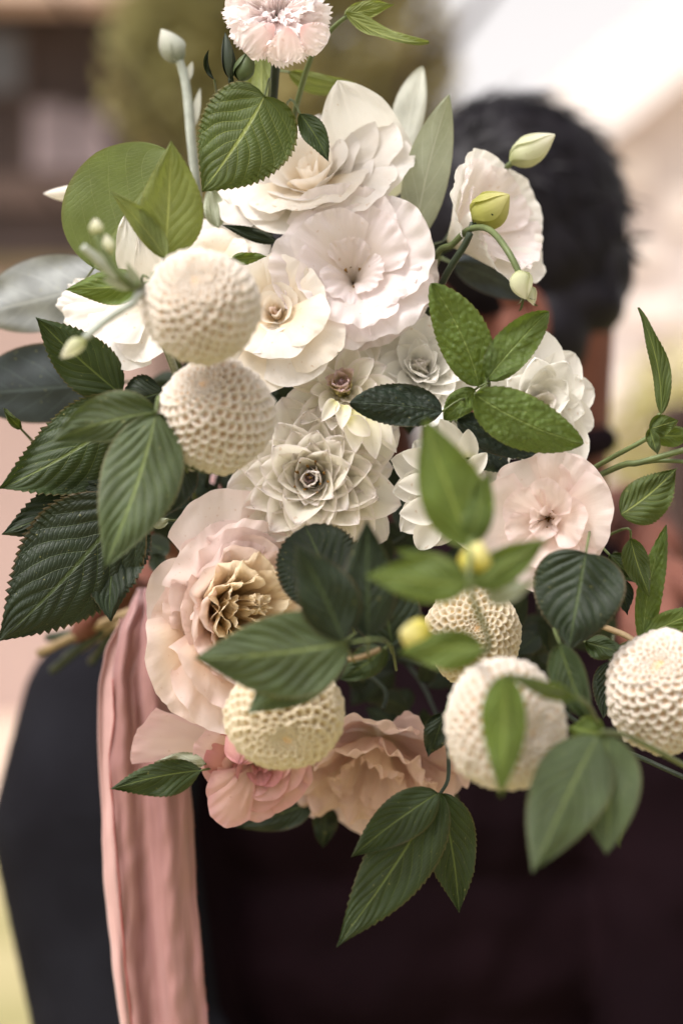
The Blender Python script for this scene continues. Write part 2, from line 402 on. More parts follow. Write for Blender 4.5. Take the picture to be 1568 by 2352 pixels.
# ---------------------------------------------------------------- flowers built round an axis
def flower(name, label, cat, pos, axis, group=None, spin=0):
    q = Vector(axis).normalized().to_track_quat('Z', 'Y') @ Quaternion((0, 0, 1), R(spin))
    return empty(name, P(*pos), label, cat, group, q)
def axial_petal(L, th, a0=75, curl=0, half=60, rnd_=0.25, ruf=0.0, rfreq=6, seed=0, spiral=0.1, rows=14, cols=15, flat=None, cup=0.0,
                fringe=0.0, fteeth=11, point=0.0, bow=0.35, back=0.0, frill=0.0, ff=26):
    """petal in flower coordinates (z = axis, petal centred on +x). th = opening angle from the axis (deg)."""
    steps = 40
    al = []
    for i in range(steps + 1):
        t = i / steps
        al.append(R(lerp(a0, th, sstep(0, bow, t)) + curl * sstep(0.55, 1.0, t)))
    rho, zz = [0.0], [0.0]
    for i in range(steps):
        m_ = (al[i] + al[i + 1]) / 2
        rho.append(rho[-1] + L / steps * math.sin(m_)); zz.append(zz[-1] + L / steps * math.cos(m_))
    def at(arr, t):
        x = max(0, min(steps - 1e-6, t * steps)); i = int(x); return lerp(arr[i], arr[i + 1], x - i)
    sv = Vector((seed * 2.1, seed * 0.7, 1.3))
    def f(a, t):
        s = abs(a)
        if flat is None:
            te = t * (1 - rnd_ * s ** 2.6 + fringe * (((a * fteeth) % 1.0) - 0.5) * (0.6 + 0.8 * noise.noise(Vector((a * 9, seed, 0)))))
            te *= 1 + 0.06 * noise.noise(Vector((a * 2.2, seed * 1.3, 0)))
        else: te = t
        te = min(te, 1.0)
        r, z, an = at(rho, te), at(zz, te), at(al, te)
        n = Vector((math.cos(an), 0, -math.sin(an)))
        h = 0.0
        if ruf:
            e = te ** 1.6
            h = ruf * L * e * (0.55 * math.sin(rfreq * a + seed * 1.7) + noise.noise(Vector((te * 3.4, a * rfreq * 0.5, 2)) + sv))
        if back: h += back * L * sstep(.5, 1.0, s) ** 1.5 * sstep(.3, .8, te)
        if frill:
            e = sstep(.70, 1.0, te) ** 1.4 + .6 * sstep(.8, 1.0, s) * sstep(.4, .8, te)
            h += frill * L * e * (math.sin(ff * a + 9 * noise.noise(Vector((a * 2.6, seed, 5)))) * .35 * (.5 + noise.noise(Vector((a * 2, 8, seed)))) + 1.5 * noise.noise(Vector((a * ff * .22, te * 7 + a * 2, seed))))
        if flat is None:
            ph = R(a * half)
            r2 = r * (1 + spiral * a)
            p = Vector((r2 * math.cos(ph), r2 * math.sin(ph), z))
            nn = Vector((n.x * math.cos(ph), n.x * math.sin(ph), n.z))
            return p + nn * h
        tm, c = 0.58, 1.2
        w_ = flat * L * (((t / tm) ** (c * tm)) * (((1 - t) / (1 - tm)) ** (c * (1 - tm) * (1 + point))) if 0 < t < 1 else 0.0)
        if t <= 0: w_ = flat * L * 0.12
        w_ = max(w_, flat * L * 0.12 * (1 - t))
        return Vector((r, a * w_, z)) + n * (h - cup * a * a * w_)
    return grid('petal', f, coss(rows), lins(-1, 1, cols))
def ring(root, name, mat, n, L, th, phase=0, jit=0.0, thj=0.0, variants=1, half=60, seed=0, **kw):
    mes = [axial_petal(L * (1 + rnd.uniform(-jit, jit) * (v > 0)), th + rnd.uniform(-thj, thj), half=half, seed=seed + v * 3.7, **kw) for v in range(variants)]
    out = []
    for i in range(n):
        o = link(name, mes[i % variants], M[mat], root)
        o.rotation_euler = (rnd.uniform(-1, 1) * R(thj * 0.35), rnd.uniform(-1, 1) * R(thj * 0.35), R(phase + 360 * i / n + rnd.uniform(-1, 1) * jit * 90 / n))
        s = 1 + rnd.uniform(-jit, jit) * 0.5; o.scale = (s, s, s)
        out.append(o)
    return out
def placed_petal(root, mat, base, tip, wl, wr, name='petal', **kw):
    kk = dict(prof='petal', cols=17, rows=18, cup=0.25)
    kk.update(kw)
    me, B = surf(base, tip, wl, wr, **kk)
    o = link(name, me, M[mat], root)
    qi = root.rotation_quaternion.inverted() if root.rotation_mode == 'QUATERNION' else Quaternion()
    o.rotation_mode = 'QUATERNION'; o.rotation_quaternion = qi
    o.location = qi @ (B - root.location)
    return o
def outer(root, mat, az, L, th, half=48, d=1.0, off=0.0, **kw):
    """one outer petal of a flower that points to the screen angle az (0 = right, 90 = up), L px long"""
    kk = dict(rnd_=.14, ruf=.03, rfreq=5, rows=22, cols=35, back=.06, frill=.02, curl=14, a0=35, bow=.5, spiral=.05, seed=az * .11 + L * .07)
    kk.update(kw)
    me = axial_petal(L * PX(d), th, half=half, **kk)
    o = link('petal', me, M[mat], root)
    v = root.rotation_quaternion.inverted() @ Vector((math.cos(R(az)), 0, math.sin(R(az))))
    o.rotation_euler = (0, 0, math.atan2(v.y, v.x)); o.location = (0, 0, off)
    return o
def stem_of(root, mat, pts, r0=5, r1=6):
    pp = [P(*q) for q in pts]
    me, B = stalk_mesh(pp, r0 * PX(pts[0][2]), r1 * PX(pts[-1][2]))
    o = link('stem', me, M[mat], root)
    qi = root.rotation_quaternion.inverted() if root.rotation_mode == 'QUATERNION' else Quaternion()
    o.rotation_mode = 'QUATERNION'; o.rotation_quaternion = qi; o.location = qi @ (B - root.location)
def rose_core(root, mats, Rp, d, n=18, seed=0, th0=2, th1=55, L0=0.5, L1=1.0, half=(78, 62), curl=(0, 35), ruf=0.03, petal='petal', frill=0.0):
    """spiral of n petals from tight heart to open rim; Rp px"""
    for i in range(n):
        k = i / (n - 1)
        me = axial_petal(Rp * PX(d) * lerp(L0, L1, k), lerp(th0, th1, k ** 1.2) - (8 if k < 0.3 else 0), a0=lerp(30, 80, k), curl=lerp(curl[0], curl[1], k),
                         half=lerp(half[0], half[1], k), rnd_=0.22, ruf=ruf * (0.6 + k), rfreq=5, seed=seed + i * 1.37, spiral=0.10, rows=15, cols=21, back=.10 * k, frill=frill)
        o = link(petal, me, M[mats[min(int(k * len(mats)), len(mats) - 1)]], root)
        o.rotation_euler = (0, 0, R(137.5 * i + seed * 31))
def dahlia(root, mats, Rp, d, rings, seed=0, flat=0.27, cup=0.6, eye=True):
    """rings: (n, length factor, opening angle)"""
    for j, (n, lf, th) in enumerate(rings):
        k = j / max(1, len(rings) - 1)
        mat = mats[min(int(k * len(mats)), len(mats) - 1)]
        ring(root, 'petal', mat, n, Rp * PX(d) * lf, th, phase=j * 17 + seed * 9, jit=0.13, thj=11, variants=4, flat=flat * (1 + 0.25 * (1 - lf)), cup=cup, point=0.15,
             rows=11, cols=9, curl=-10 if th > 60 else -4, a0=th * 0.9 + 5, ruf=0.035, seed=seed + j)
def bud(root, mat, pos, axis, L, Wd, d, n=5, name='bud_petal', th=0, seed=0):
    """closed bud of n wrapped petals, given in pixels; returns nothing"""
    org = P(*pos); q = Vector(axis).normalized().to_track_quat('Z', 'Y')
    qi = root.rotation_quaternion.inverted() if root.rotation_mode == 'QUATERNION' else Quaternion()
    s = PX(d)
    for i in range(n):
        ph = 2 * math.pi * i / n
        def f(a, t, ph=ph):
            r = Wd * s * (math.sin(math.pi * min(1, t ** .82 * 0.94 + 0.05)) ** 0.9) * (1 + 0.17 * a + 0.03 * math.sin(7 * t + i))
            an = ph + a * 1.15 * (0.5 + 0.5 * math.sin(math.pi * t) ) + t * 0.9
            return Vector((r * math.cos(an), r * math.sin(an), L * s * t))
        me = grid('bud_petal', f, lins(0, 1, 11), lins(-1, 1, 7))
        o = link(name, me, M[mat], root)
        o.rotation_mode = 'QUATERNION'; o.rotation_quaternion = qi @ q; o.location = qi @ (org - root.location)

# ball dahlia ---------------------------------------------------
def floret_mesh(seed=0):
    """a short rolled floret: a hooded cup, its outer lip drawn up to a blunt point"""
    V, U, F = [], [], []
    seg = 8
    prof = [(0.50, -0.80, 0.5), (0.98, -0.10, 0.75), (1.04, 0.36, 1.0), (0.90, 0.52, 1.0), (0.70, 0.42, 0.8), (0.46, 0.06, 0.3), (0.16, -0.10, 0.0)]
    for (r, z, t) in prof:
        for s in range(seg):
            a = 2 * math.pi * s / seg
            ca = math.cos(a)
            lift = (0.42 * max(ca, 0) ** 1.5 - 0.20 * max(-ca, 0)) * (1 if z > 0.2 else 0.3)
            rr = r * (1 + 0.10 * math.sin(2 * a + seed * 2) + (0.16 * max(ca, 0) ** 4 if z > 0.2 else 0))
            V.append((rr * ca * 0.95, rr * math.sin(a) * 1.05, z + lift)); U.append((t, s / seg))
    for i in range(len(prof) - 1):
        for s in range(seg):
            F.append((i * seg + s, i * seg + (s + 1) % seg, (i + 1) * seg + (s + 1) % seg, (i + 1) * seg + s))
    F.append(tuple((len(prof) - 1) * seg + s for s in range(seg)))
    return mesh_from('floret', V, F, U)
def ball(label, pos, rx, ry, axis, mat='floret', cell=0.185, max_th=132, seed=0, stem=None):
    u, v, d = pos
    r = rx * PX(d)
    root = flower('ball_dahlia', label, 'dahlia', pos, axis, 'ball dahlias in the bouquet', spin=seed * 40)
    fm = [floret_mesh(i) for i in range(3)]
    for x in fm: x.materials.append(M[mat])
    # core
    bm = bmesh.new(); bmesh.ops.create_uvsphere(bm, u_segments=24, v_segments=14, radius=r * 0.86)
    bm.normal_update(); cme = bpy.data.meshes.new('core'); bm.to_mesh(cme); bm.free(); cme.shade_smooth()
    core = link('core', cme, M['ball_core'], root)
    qw0 = root.rotation_quaternion
    SQ = qw0.inverted().to_matrix() @ Matrix.Diagonal((1, 1, ry / rx)) @ qw0.to_matrix()   # not quite round
    core.matrix_local = SQ.to_4x4()
    items = []
    # phyllotaxis with smaller cells near the eye
    th = 0.03; i = 0; ga = math.pi * (3 - math.sqrt(5)); area = 0.0
    while th < R(max_th):
        c = cell * (0.38 + 0.62 * sstep(0.0, 0.75, th)) * (1 - 0.12 * sstep(1.7, 2.3, th))
        items.append((th, i * ga, c))
        # dA = 2 pi sin th dth = c^2 * .87
        th += max(c * c * 0.87 / (2 * math.pi * max(math.sin(th), 0.03)), 1e-4)
        i += 1
    qw = root.rotation_quaternion
    obs = []
    for (t, ph, c) in items:
        n = Vector((math.sin(t) * math.cos(ph), math.sin(t) * math.sin(ph), math.cos(t)))
        dimple = 0.90 + 0.10 * sstep(0.0, 0.45, t)
        lump = 1 + 0.055 * noise.noise(n * 2.0 + Vector((seed, 0, 0)))
        obs.append(((qw @ n).y, n, t, ph, c, dimple * lump))
    obs.sort(key=lambda x: x[0])
    Vs, Fs, Us = [], [], []
    for k, (y, n, t, ph, c, dm) in enumerate(obs):
        x = Vector((math.cos(t) * math.cos(ph), math.cos(t) * math.sin(ph), -math.sin(t)))   # away from the eye
        y_ = n.cross(x)
        jit = Matrix.Rotation(rnd.gauss(0, .10), 3, 'X') @ Matrix.Rotation(rnd.gauss(-.15, .10), 3, 'Y') @ Matrix.Rotation(rnd.gauss(0, .16), 3, 'Z')
        m3 = Matrix((x, y_, n)).transposed() @ jit
        sc = c * r * 0.60 * rnd.uniform(0.94, 1.10)
        loc = SQ @ (n * r * dm * rnd.uniform(0.915, 0.945) + (x * rnd.gauss(0, .035) + y_ * rnd.gauss(0, .035)) * c * r)
        if k < 299:
            o = link('floret', fm[k % 3], None, root)
            o.matrix_local = Matrix.Translation(loc) @ m3.to_4x4() @ Matrix.Scale(sc, 4)
        else:
            me = fm[k % 3]; b = len(Vs)
            for vv in me.vertices: Vs.append(loc + (m3 @ vv.co) * sc)
            for p in me.polygons: Fs.append(tuple(b + q for q in p.vertices))
            Us += [(0.6, 0.5)] * len(me.vertices)
    if Vs:
        o = link('back_florets', mesh_from('back_florets', Vs, Fs, Us), M[mat], root); o['kind'] = 'stuff'
    if stem: stem_of(root, 'stem_dark', stem, 7, 7)
    return root

# ================================================================ SETTING
def box(bm, x0, x1, y0, y1, z0, z1):
    vs = [bm.verts.new(c) for c in ((x0, y0, z0), (x1, y0, z0), (x1, y1, z0), (x0, y1, z0), (x0, y0, z1), (x1, y0, z1), (x1, y1, z1), (x0, y1, z1))]
    for f in ((3, 2, 1, 0), (4, 5, 6, 7), (0, 1, 5, 4), (1, 2, 6, 5), (2, 3, 7, 6), (3, 0, 4, 7)): bm.faces.new([vs[i] for i in f])
def boxobj(name, mat, parent, *bs, bevel=0.0):
    bm = bmesh.new()
    for b in bs: box(bm, *b)
    if bevel: bmesh.ops.bevel(bm, geom=bm.edges[:], offset=bevel, segments=1, affect='EDGES')
    me = bpy.data.meshes.new(name); bm.to_mesh(me); bm.free()
    o = link(name, me, mat, parent)
    return o

lawn_m = plain_mat('lawn', lin((160, 150, 112)), 0.9, 0.35, 1.5, col2=lin((138, 132, 90)))
path_m = plain_mat('path', lin((206, 184, 166)), 0.9, 0.2, 3)
def sheet(name, x0, x1, y0, y1, z, mat):
    me = mesh_from(name, [(x0, y0, z), (x1, y0, z), (x1, y1, z), (x0, y1, z)], [(0, 1, 2, 3)], smooth=False)
    return tag(link(name, me, mat), kind='structure')
sheet('lawn', -200, 200, -200, 300, 0, lawn_m)
sheet('path', -40, 40, 8.0, 60, 0.004, path_m)

# dark house on the left
brown = plain_mat('dark_brown_boards', lin((62, 50, 47)), 0.8, 0.3, 1.2)
brown2 = plain_mat('mid_brown_boards', lin((92, 76, 70)), 0.8, 0.3, 1.2)
beam_m = plain_mat('pale_fascia', lin((206, 182, 166)), 0.7, 0.1, 2)
peach_m = plain_mat('peach_render', lin((176, 154, 147)), 0.9, 0.12, 0.8)
pane_m = plain_mat('dusky_pane', lin((136, 122, 126)), 0.4, 0.25, 2.0)
pane2_m = plain_mat('slate_pane', lin((88, 88, 92)), 0.4, 0.25, 2.0)
ochre_m = plain_mat('ochre_trim', lin((112, 98, 72)), 0.8, 0.2, 2)
hx = empty('brown_house', (-4, 12, 0), 'dark brown house with a pale fascia under its roof behind the leaves', 'house')
def hb(name, mat, *b): return boxobj(name, mat, hx, *[(x0 + 4, x1 + 4, y0 - 12, y1 - 12, z0, z1) for (x0, x1, y0, y1, z0, z1) in b])
hb('wall', peach_m, (-9, -1.25, 12.0, 16, 0, 2.80))
hb('trim', ochre_m, (-9.02, -1.23, 11.96, 12.3, 2.803, 2.90))
hb('upper_wall', brown, (-9, -0.92, 11.98, 16, 2.903, 4.42))
hb('rail', brown2, (-9, -1.0, 11.93, 11.975, 3.22, 3.42))
for (x0, x1, z0, z1, mt) in ((-1.95, -1.72, 3.45, 3.86, pane_m), (-1.69, -1.44, 3.45, 3.82, pane_m), (-2.25, -2.02, 3.95, 4.32, pane2_m), (-3.2, -2.7, 3.5, 4.2, pane2_m)):
    wn = hb('window_or_glint', brown2, (x0 - .03, x1 + .03, 11.94, 11.972, z0 - .03, z1 + .03))
    boxobj('pane', mt, wn, (x0 + 4, x1 + 4, -0.075, -0.063, z0, z1))
hb('fascia', beam_m, (-9.1, -0.80, 11.55, 11.95, 4.45, 4.98))
hb('roof', brown2, (-9.2, -0.7, 11.5, 16.4, 4.985, 5.15))

# pale house on the right
pw = plain_mat('pale_pink_render', lin((216, 205, 201)), 0.9, 0.08, 0.7)
pb_ = plain_mat('pale_bargeboard', lin((238, 232, 230)), 0.8, 0.06, 1)
pglint = plain_mat('white_glint_panel', lin((250, 240, 232)), 0.6, 0.05, 2)
pglint_face = plain_mat('pale_glint_face', lin((240, 230, 224)), 0.25, 0.05, 2)
ph_ = empty('pale_house', (4, 15, 0), 'pale pink house with a sloping gable edge behind the dark hair', 'house')
slope = (4.69 - 4.04) / (2.70 - 1.88)
def zl(x): return 4.04 + (x - 1.88) * slope
def prism(name, mat, pts, y0, y1, parent):
    V = [(x - 4, y0 - 15, z) for x, z in pts] + [(x - 4, y1 - 15, z) for x, z in pts]
    n = len(pts); F = [tuple(range(n)), tuple(range(2 * n - 1, n - 1, -1))] + [(i, (i + 1) % n, n + (i + 1) % n, n + i)[::-1] for i in range(n)]
    return link(name, mesh_from(name, V, F, smooth=False), mat, parent)
prism('wall', pw, [(0.9, 0), (7.0, 0), (7.0, 5.0), (5.3, zl(5.3)), (0.9, zl(0.9))], 15, 20, ph_)
prism('bargeboard', pb_, [(0.2, zl(0.2)), (5.3, zl(5.3)), (5.3, zl(5.3) + 0.75), (0.2, zl(0.2) + 0.75)], 14.6, 20.4, ph_)
for (u, v, ww, hh) in ((1448, 398, 0.26, 0.30), (1462, 590, 0.34, 0.20), (1500, 720, 0.4, 0.2), (1430, 930, 0.5, 0.42), (1560, 480, 0.2, 0.3)):  # made-up windows: bright panels added to blur into highlight discs
    x = (u - 784) * K * 15; z = CZ + (1176 - v) * K * 15
    wn = boxobj('window_or_glint', pglint, ph_, (x - 4 - ww / 2, x - 4 + ww / 2, -0.06, -0.003, z - hh / 2, z + hh / 2))
    boxobj('pane', pglint_face, wn, (x - 4 - ww / 2 + .04, x - 4 + ww / 2 - .04, -0.075, -0.063, z - hh / 2 + .04, z + hh / 2 - .04))
flower_m = plain_mat('pale_yellow_shrub', lin((208, 196, 140)), 0.9, 0.3, 12, col2=lin((176, 172, 110)))
# trees and shrub
def leafcloud(n, cx, cy, cz, rx, ry, rz, size, rg, hollow=0.0):
    V, F = [], []
    for i in range(n):
        while True:
            p = Vector((rg.uniform(-1, 1), rg.uniform(-1, 1), rg.uniform(-1, 1)))
            if p.length <= 1 and noise.noise(p * 2.3 + Vector((cx, cz, 1))) > -0.12: break
        c = Vector((cx + p.x * rx, cy + p.y * ry, cz + p.z * rz))
        a = Vector((rg.gauss(0, 1), rg.gauss(0, 1), rg.gauss(0, 1))).normalized(); b = a.orthogonal().normalized()
        s = size * rg.uniform(0.6, 1.3); k = len(V)
        V += [c - a * s, c + b * s * 0.45, c + a * s, c - b * s * 0.45]; F.append((k, k + 1, k + 2, k + 3))
    return V, F
def bgleaf(name, c1, c2):
    m, t, out = newmat(name)
    obj = N(t, 'TexCoord').outputs['Object']
    c = mixc(t, maprange(t, noise_(t, obj, 3.5, 3), 0.35, 0.65), c1, c2)
    pb = N(t, 'BsdfPrincipled'); pb.inputs['Roughness'].default_value = 0.7; t.links.new(c, pb.inputs['Base Color'])
    tb = N(t, 'BsdfTranslucent'); t.links.new(c, tb.inputs[0]); mx = N(t, 'MixShader'); mx.inputs[0].default_value = 0.4
    t.links.new(pb.outputs[0], mx.inputs[1]); t.links.new(tb.outputs[0], mx.inputs[2]); t.links.new(mx.outputs[0], out.inputs[0])
    return m
ol1 = bgleaf('olive_foliage', lin((146, 142, 96)), lin((172, 164, 114))); ol2 = bgleaf('brown_olive_foliage', lin((138, 128, 84)), lin((168, 156, 106)))
bark = plain_mat('bark', lin((62, 48, 42)), 0.9, 0.4, 8, bump=0.5, bscale=30)
def tree(label, x, y, h, clouds, mat, seed):
    rg = random.Random(seed)
    r = empty('garden_tree', (x, y, 0), label, 'tree', 'trees behind the couple')
    pts = [Vector((0, 0, 0)), Vector((0.03, 0, h * .35)), Vector((-.04, 0.02, h * .65)), Vector((0.02, 0, h * .95))]
    link('trunk', tube_mesh('trunk', pts, [.10, .08, .06, .02], 10), bark, r)
    for k in range(4):
        a = rg.uniform(0, 6.28)
        link('limb', tube_mesh('limb', [Vector((0, 0, h * (.4 + .1 * k))), Vector((math.cos(a) * .4, math.sin(a) * .4, h * (.5 + .1 * k))), Vector((math.cos(a) * .8, math.sin(a) * .8, h * (.6 + .1 * k)))], [.04, .03, .01], 7), bark, r)
    V, F = [], []
    for (n, cx, cz, rx, rz) in clouds:
        v, f = leafcloud(n, cx - x, 0, cz, rx, rx * .8, rz, 0.05, rg)
        b = len(V); V += v; F += [tuple(b + i for i in q) for q in f]
    link('crown', mesh_from('crown', V, F, smooth=False), mat, r)
def X9(u): return (u - 784) * K * 9
def Z9(v): return CZ + (1176 - v) * K * 9
tree('light olive green tree behind the pink carnation', X9(430), 9.3, 4.2, [(1500, X9(400), Z9(90), .40, .55), (1100, X9(480), Z9(-120), .55, .5), (700, X9(560), Z9(260), .35, .5)], ol1, 3)
tree('brownish olive tree behind the tall white rose petal', X9(860), 9.0, 4.4, [(1900, X9(830), Z9(120), .46, .62), (1200, X9(760), Z9(-150), .6, .5), (900, X9(900), Z9(330), .35, .5), (1500, X9(700), Z9(420), .5, .7)], ol2, 5)
rg = random.Random(11)
sh = empty('garden_shrub', (2.05, 10, 0), 'pale yellow flowering shrub in front of the pale house', 'shrub')
v, f = leafcloud(2200, 0, 0, 1.55, .75, .4, .75, .06, rg); link('crown', mesh_from('crown', v, f, smooth=False), flower_m, sh)
link('stem', tube_mesh('stem', [Vector((0, 0, 0)), Vector((.05, 0, .6)), Vector((0, 0, 1.2))], [.04, .03, .015], 8), bark, sh)
pm = plain_mat('dark_weathered_wood', lin((62, 44, 40)), 0.8, 0.35, 14, bump=0.4, bscale=60)
po = empty('wooden_post', (0.586, 3, 0), 'dark brown wooden post standing at the right edge behind the twigs', 'post')
boxobj('shaft', pm, po, (-.065, .09, -.07, .08, 0, 1.42), bevel=.008); boxobj('cap', pm, po, (-.08, .105, -.085, .095, 1.4205, 1.47), bevel=.01)

# ================================================================ PEOPLE
skin_m = plain_mat('skin', lin((112, 72, 60)), 0.6, 0.15, 25, bump=0.08, bscale=400, spec=.12, col2=lin((96, 58, 49)))
suit_m = plain_mat('dark_suit_cloth', lin((22, 11, 15)), 0.9, 0.2, 9, bump=0.15, bscale=900, spec=0.04, col2=lin((19, 10, 14)))
sleeve_m = plain_mat('charcoal_sleeve_cloth', lin((28, 28, 33)), 0.9, 0.15, 9, bump=0.2, bscale=900, spec=0.05, col2=lin((20, 19, 23)))
hair_m = plain_mat('black_hair', lin((17, 13, 17)), 0.5, 0.3, 60, spec=0.16, col2=lin((22, 19, 26)))
pinkdress_m = plain_mat('pale_pink_cloth', lin((196, 162, 160)), 0.8, 0.1, 6)
def blob(bm, c, r, sc=(1, 1, 1), rot=None):
    m = Matrix.Translation(c) @ (rot.to_matrix().to_4x4() if rot is not None else Matrix.Identity(4)) @ Matrix.Diagonal((r * sc[0], r * sc[1], r * sc[2], 1))
    bmesh.ops.create_icosphere(bm, subdivisions=3, radius=1, matrix=m)
def limb(bm, pts, rr, n=10):
    for i in range(len(pts) - 1):
        for k in range(n + (1 if i == len(pts) - 2 else 0)):
            t = k / n; blob(bm, pts[i].lerp(pts[i + 1], t), lerp(rr[i], rr[i + 1], t))
def fuse(name, bm, mat, parent, vox, smooth=6, org=Vector()):
    bmesh.ops.translate(bm, verts=bm.verts, vec=-org)
    me = bpy.data.meshes.new(name); bm.to_mesh(me); bm.free()
    o = link(name, me, mat, parent)
    md = o.modifiers.new('fuse', 'REMESH'); md.mode = 'VOXEL'; md.voxel_size = vox; md.use_smooth_shade = True
    ms = o.modifiers.new('soften', 'SMOOTH'); ms.factor = 0.5; ms.iterations = smooth
    return o
def hand(bm, wrist, knuck, tips, r=0.0085, thumb=None):
    """palm from wrist to the row of knuckles, each finger its own bent chain"""
    c = sum(knuck, Vector()) / len(knuck)
    for k in knuck: limb(bm, [wrist.lerp(k, .15), k], [0.016, 0.0115], 7)
    for k, t in zip(knuck, tips):
        mid = k.lerp(t[0], 1.0)
        limb(bm, [k, mid, t[1]], [r * 1.05, r * .95, r * .75], 6)
    if thumb: limb(bm, [wrist.lerp(c, .2), thumb[0], thumb[1]], [0.014, 0.0105, 0.0085], 6)

# first person: dark suit, back to us
g0 = P(820, 2352, 1.5)
p1 = empty('person', (g0.x, 1.55, 0.3), 'person in a dark suit with short black hair, back turned, behind the bouquet', 'person', 'couple embracing behind the flowers')
O1 = p1.location.copy()
hc = P(1160, 530, 1.64)
bm = bmesh.new()
blob(bm, hc, 0.098, (1.0, 0.80, 0.98)); blob(bm, hc + Vector((-.075, 0, -.075)), 0.062, (1, .85, 1.1))
blob(bm, hc + Vector((-.125, 0, -.05)), 0.016, (1.1, .7, 1.3))                                # nose
blob(bm, hc + Vector((-.095, 0, -.118)), 0.035, (1, .9, .8))                                 # chin
blob(bm, hc + Vector((-.118, 0, -.092)), 0.014, (.8, 1.5, .8))                               # mouth
for sgn in (-1, 1): blob(bm, hc + Vector((-.105, sgn * .032, -.012)), 0.016, (.7, 1.2, .7))      # brow and eye
ear = P(1196, 745, 1.535)
nk = P(1262, 760, 1.62)
limb(bm, [hc + Vector((.03, 0, -.05)), nk, P(1215, 1180, 1.64)], [.062, .056, .066], 8)
blob(bm, P(900, 1900, 1.62), .16, (1.15, .55, 1.4)); blob(bm, P(900, 2900, 1.62), .16, (1.05, .6, 1.4))
fuse('body', bm, skin_m, p1, 0.006, 5, O1)
bm = bmesh.new()
for s in range(14):                                                                           # rim of the ear
    a = -2.2 + s / 13 * 4.4
    blob(bm, ear + Vector((.018 * math.cos(a) * 1.0, -.002 - .004 * math.cos(a), .027 * math.sin(a))), .0062)
blob(bm, ear + Vector((-.002, .004, -.004)), .017, (1, .45, 1.4)); blob(bm, ear + Vector((-.004, 0, -.03)), .0095)
fuse('ear', bm, skin_m, p1, 0.0025, 3, O1)
# jacket
bm = bmesh.new()
for (u, v, d, rx, rz, ry) in ((850, 1640, 1.60, .225, .10, .085), (860, 1850, 1.58, .23, .12, .105), (880, 2150, 1.58, .23, .14, .11), (900, 2500, 1.58, .225, .16, .115), (900, 2900, 1.58, .23, .16, .12)):
    blob(bm, P(u, v, d), 1.0, (rx, ry, rz))
limb(bm, [P(300, 1640, 1.55), P(262, 1900, 1.52), P(330, 2400, 1.48), P(560, 2760, 1.42)], [.078, .080, .072, .06], 9)
limb(bm, [P(1400, 1650, 1.58), P(1540, 2000, 1.55), P(1580, 2500, 1.5)], [.075, .075, .065], 9)
limb(bm, [P(500, 1560, 1.6), P(1180, 1330, 1.62), P(1380, 1600, 1.6)], [.085, .085, .08], 9)
fuse('suit_jacket', bm, suit_m, p1, 0.006, 7, O1)
tx = bpy.data.textures.new('folds', 'CLOUDS'); tx.noise_scale = 0.13
jk = p1.children[-1]
dsp = jk.modifiers.new('folds', 'DISPLACE'); dsp.texture = tx; dsp.strength = 0.022; dsp.texture_coords = 'GLOBAL'
bm = bmesh.new()
limb(bm, [P(262, 1640, 1.50), P(215, 1900, 1.47), P(300, 2400, 1.43), P(520, 2700, 1.40)], [.074, .079, .070, .06], 9)
fuse('sleeve', bm, sleeve_m, p1, 0.005, 7, O1)
sv = p1.children[-1]; dsp = sv.modifiers.new('folds', 'DISPLACE'); dsp.texture = tx; dsp.strength = 0.014; dsp.texture_coords = 'GLOBAL'
# collar and neckband
link('collar', tube_mesh('collar', [P(1390, 1010, 1.60) - O1, P(1260, 1040, 1.52) - O1, P(1120, 1060, 1.60) - O1], [.012, .014, .012], 8), suit_m, p1)
# hair: a shell and combed clumps
bm = bmesh.new()
blob(bm, hc + Vector((.004, 0, .010)), 0.106, (.97, .88, 1.0)); blob(bm, P(1240, 580, 1.62), .070, (1.0, 1.0, 1.15)); blob(bm, P(1285, 690, 1.62), .046, (.9, 1.0, 1.1))
blob(bm, P(1395, 620, 1.62), .030, (.8, .9, 1.2)); blob(bm, P(1262, 775, 1.585), .036, (.95, 1.0, 1.25)); blob(bm, P(1330, 700, 1.60), .04, (1, 1, .8)); blob(bm, P(1420, 640, 1.62), .016, (.9, .9, 1))
fuse('hair', bm, hair_m, p1, 0.005, 4, O1)
hp = p1.children[-1]
rg = random.Random(5); V, F = [], []
for i in range(700):
    a = rg.uniform(0, 2 * math.pi); el = rg.uniform(-0.5, 1.5)
    n = Vector((math.cos(a) * math.cos(el), math.sin(a) * math.cos(el), math.sin(el)))
    base = hc + Vector((.004 + n.x * .108, n.y * .095, .010 + n.z * .107))
    if n.x > 0.1 and n.z < 0.35: base += Vector((-.004 * n.x, 0, -.004))
    back = Vector((.9, 0, -.35)) if n.x > -0.2 else Vector((.5, 0, .5))
    tdir = (back - n * back.dot(n)); tdir = (tdir + Vector((rg.gauss(0, .25), rg.gauss(0, .25), rg.gauss(0, .25)))).normalized()
    L = rg.uniform(.018, .034); wd = rg.uniform(.0012, .003)
    sd_ = n.cross(tdir).normalized(); k = len(V)
    p2 = base + tdir * L * .5 + n * .002; p3 = base + tdir * L + n * rg.uniform(-.006, -.001)
    V += [base - sd_ * wd - O1, base + sd_ * wd - O1, p2 - sd_ * wd * .8 - O1, p2 + sd_ * wd * .8 - O1, p3 - O1]
    F += [(k, k + 1, k + 3, k + 2), (k + 2, k + 3, k + 4)]
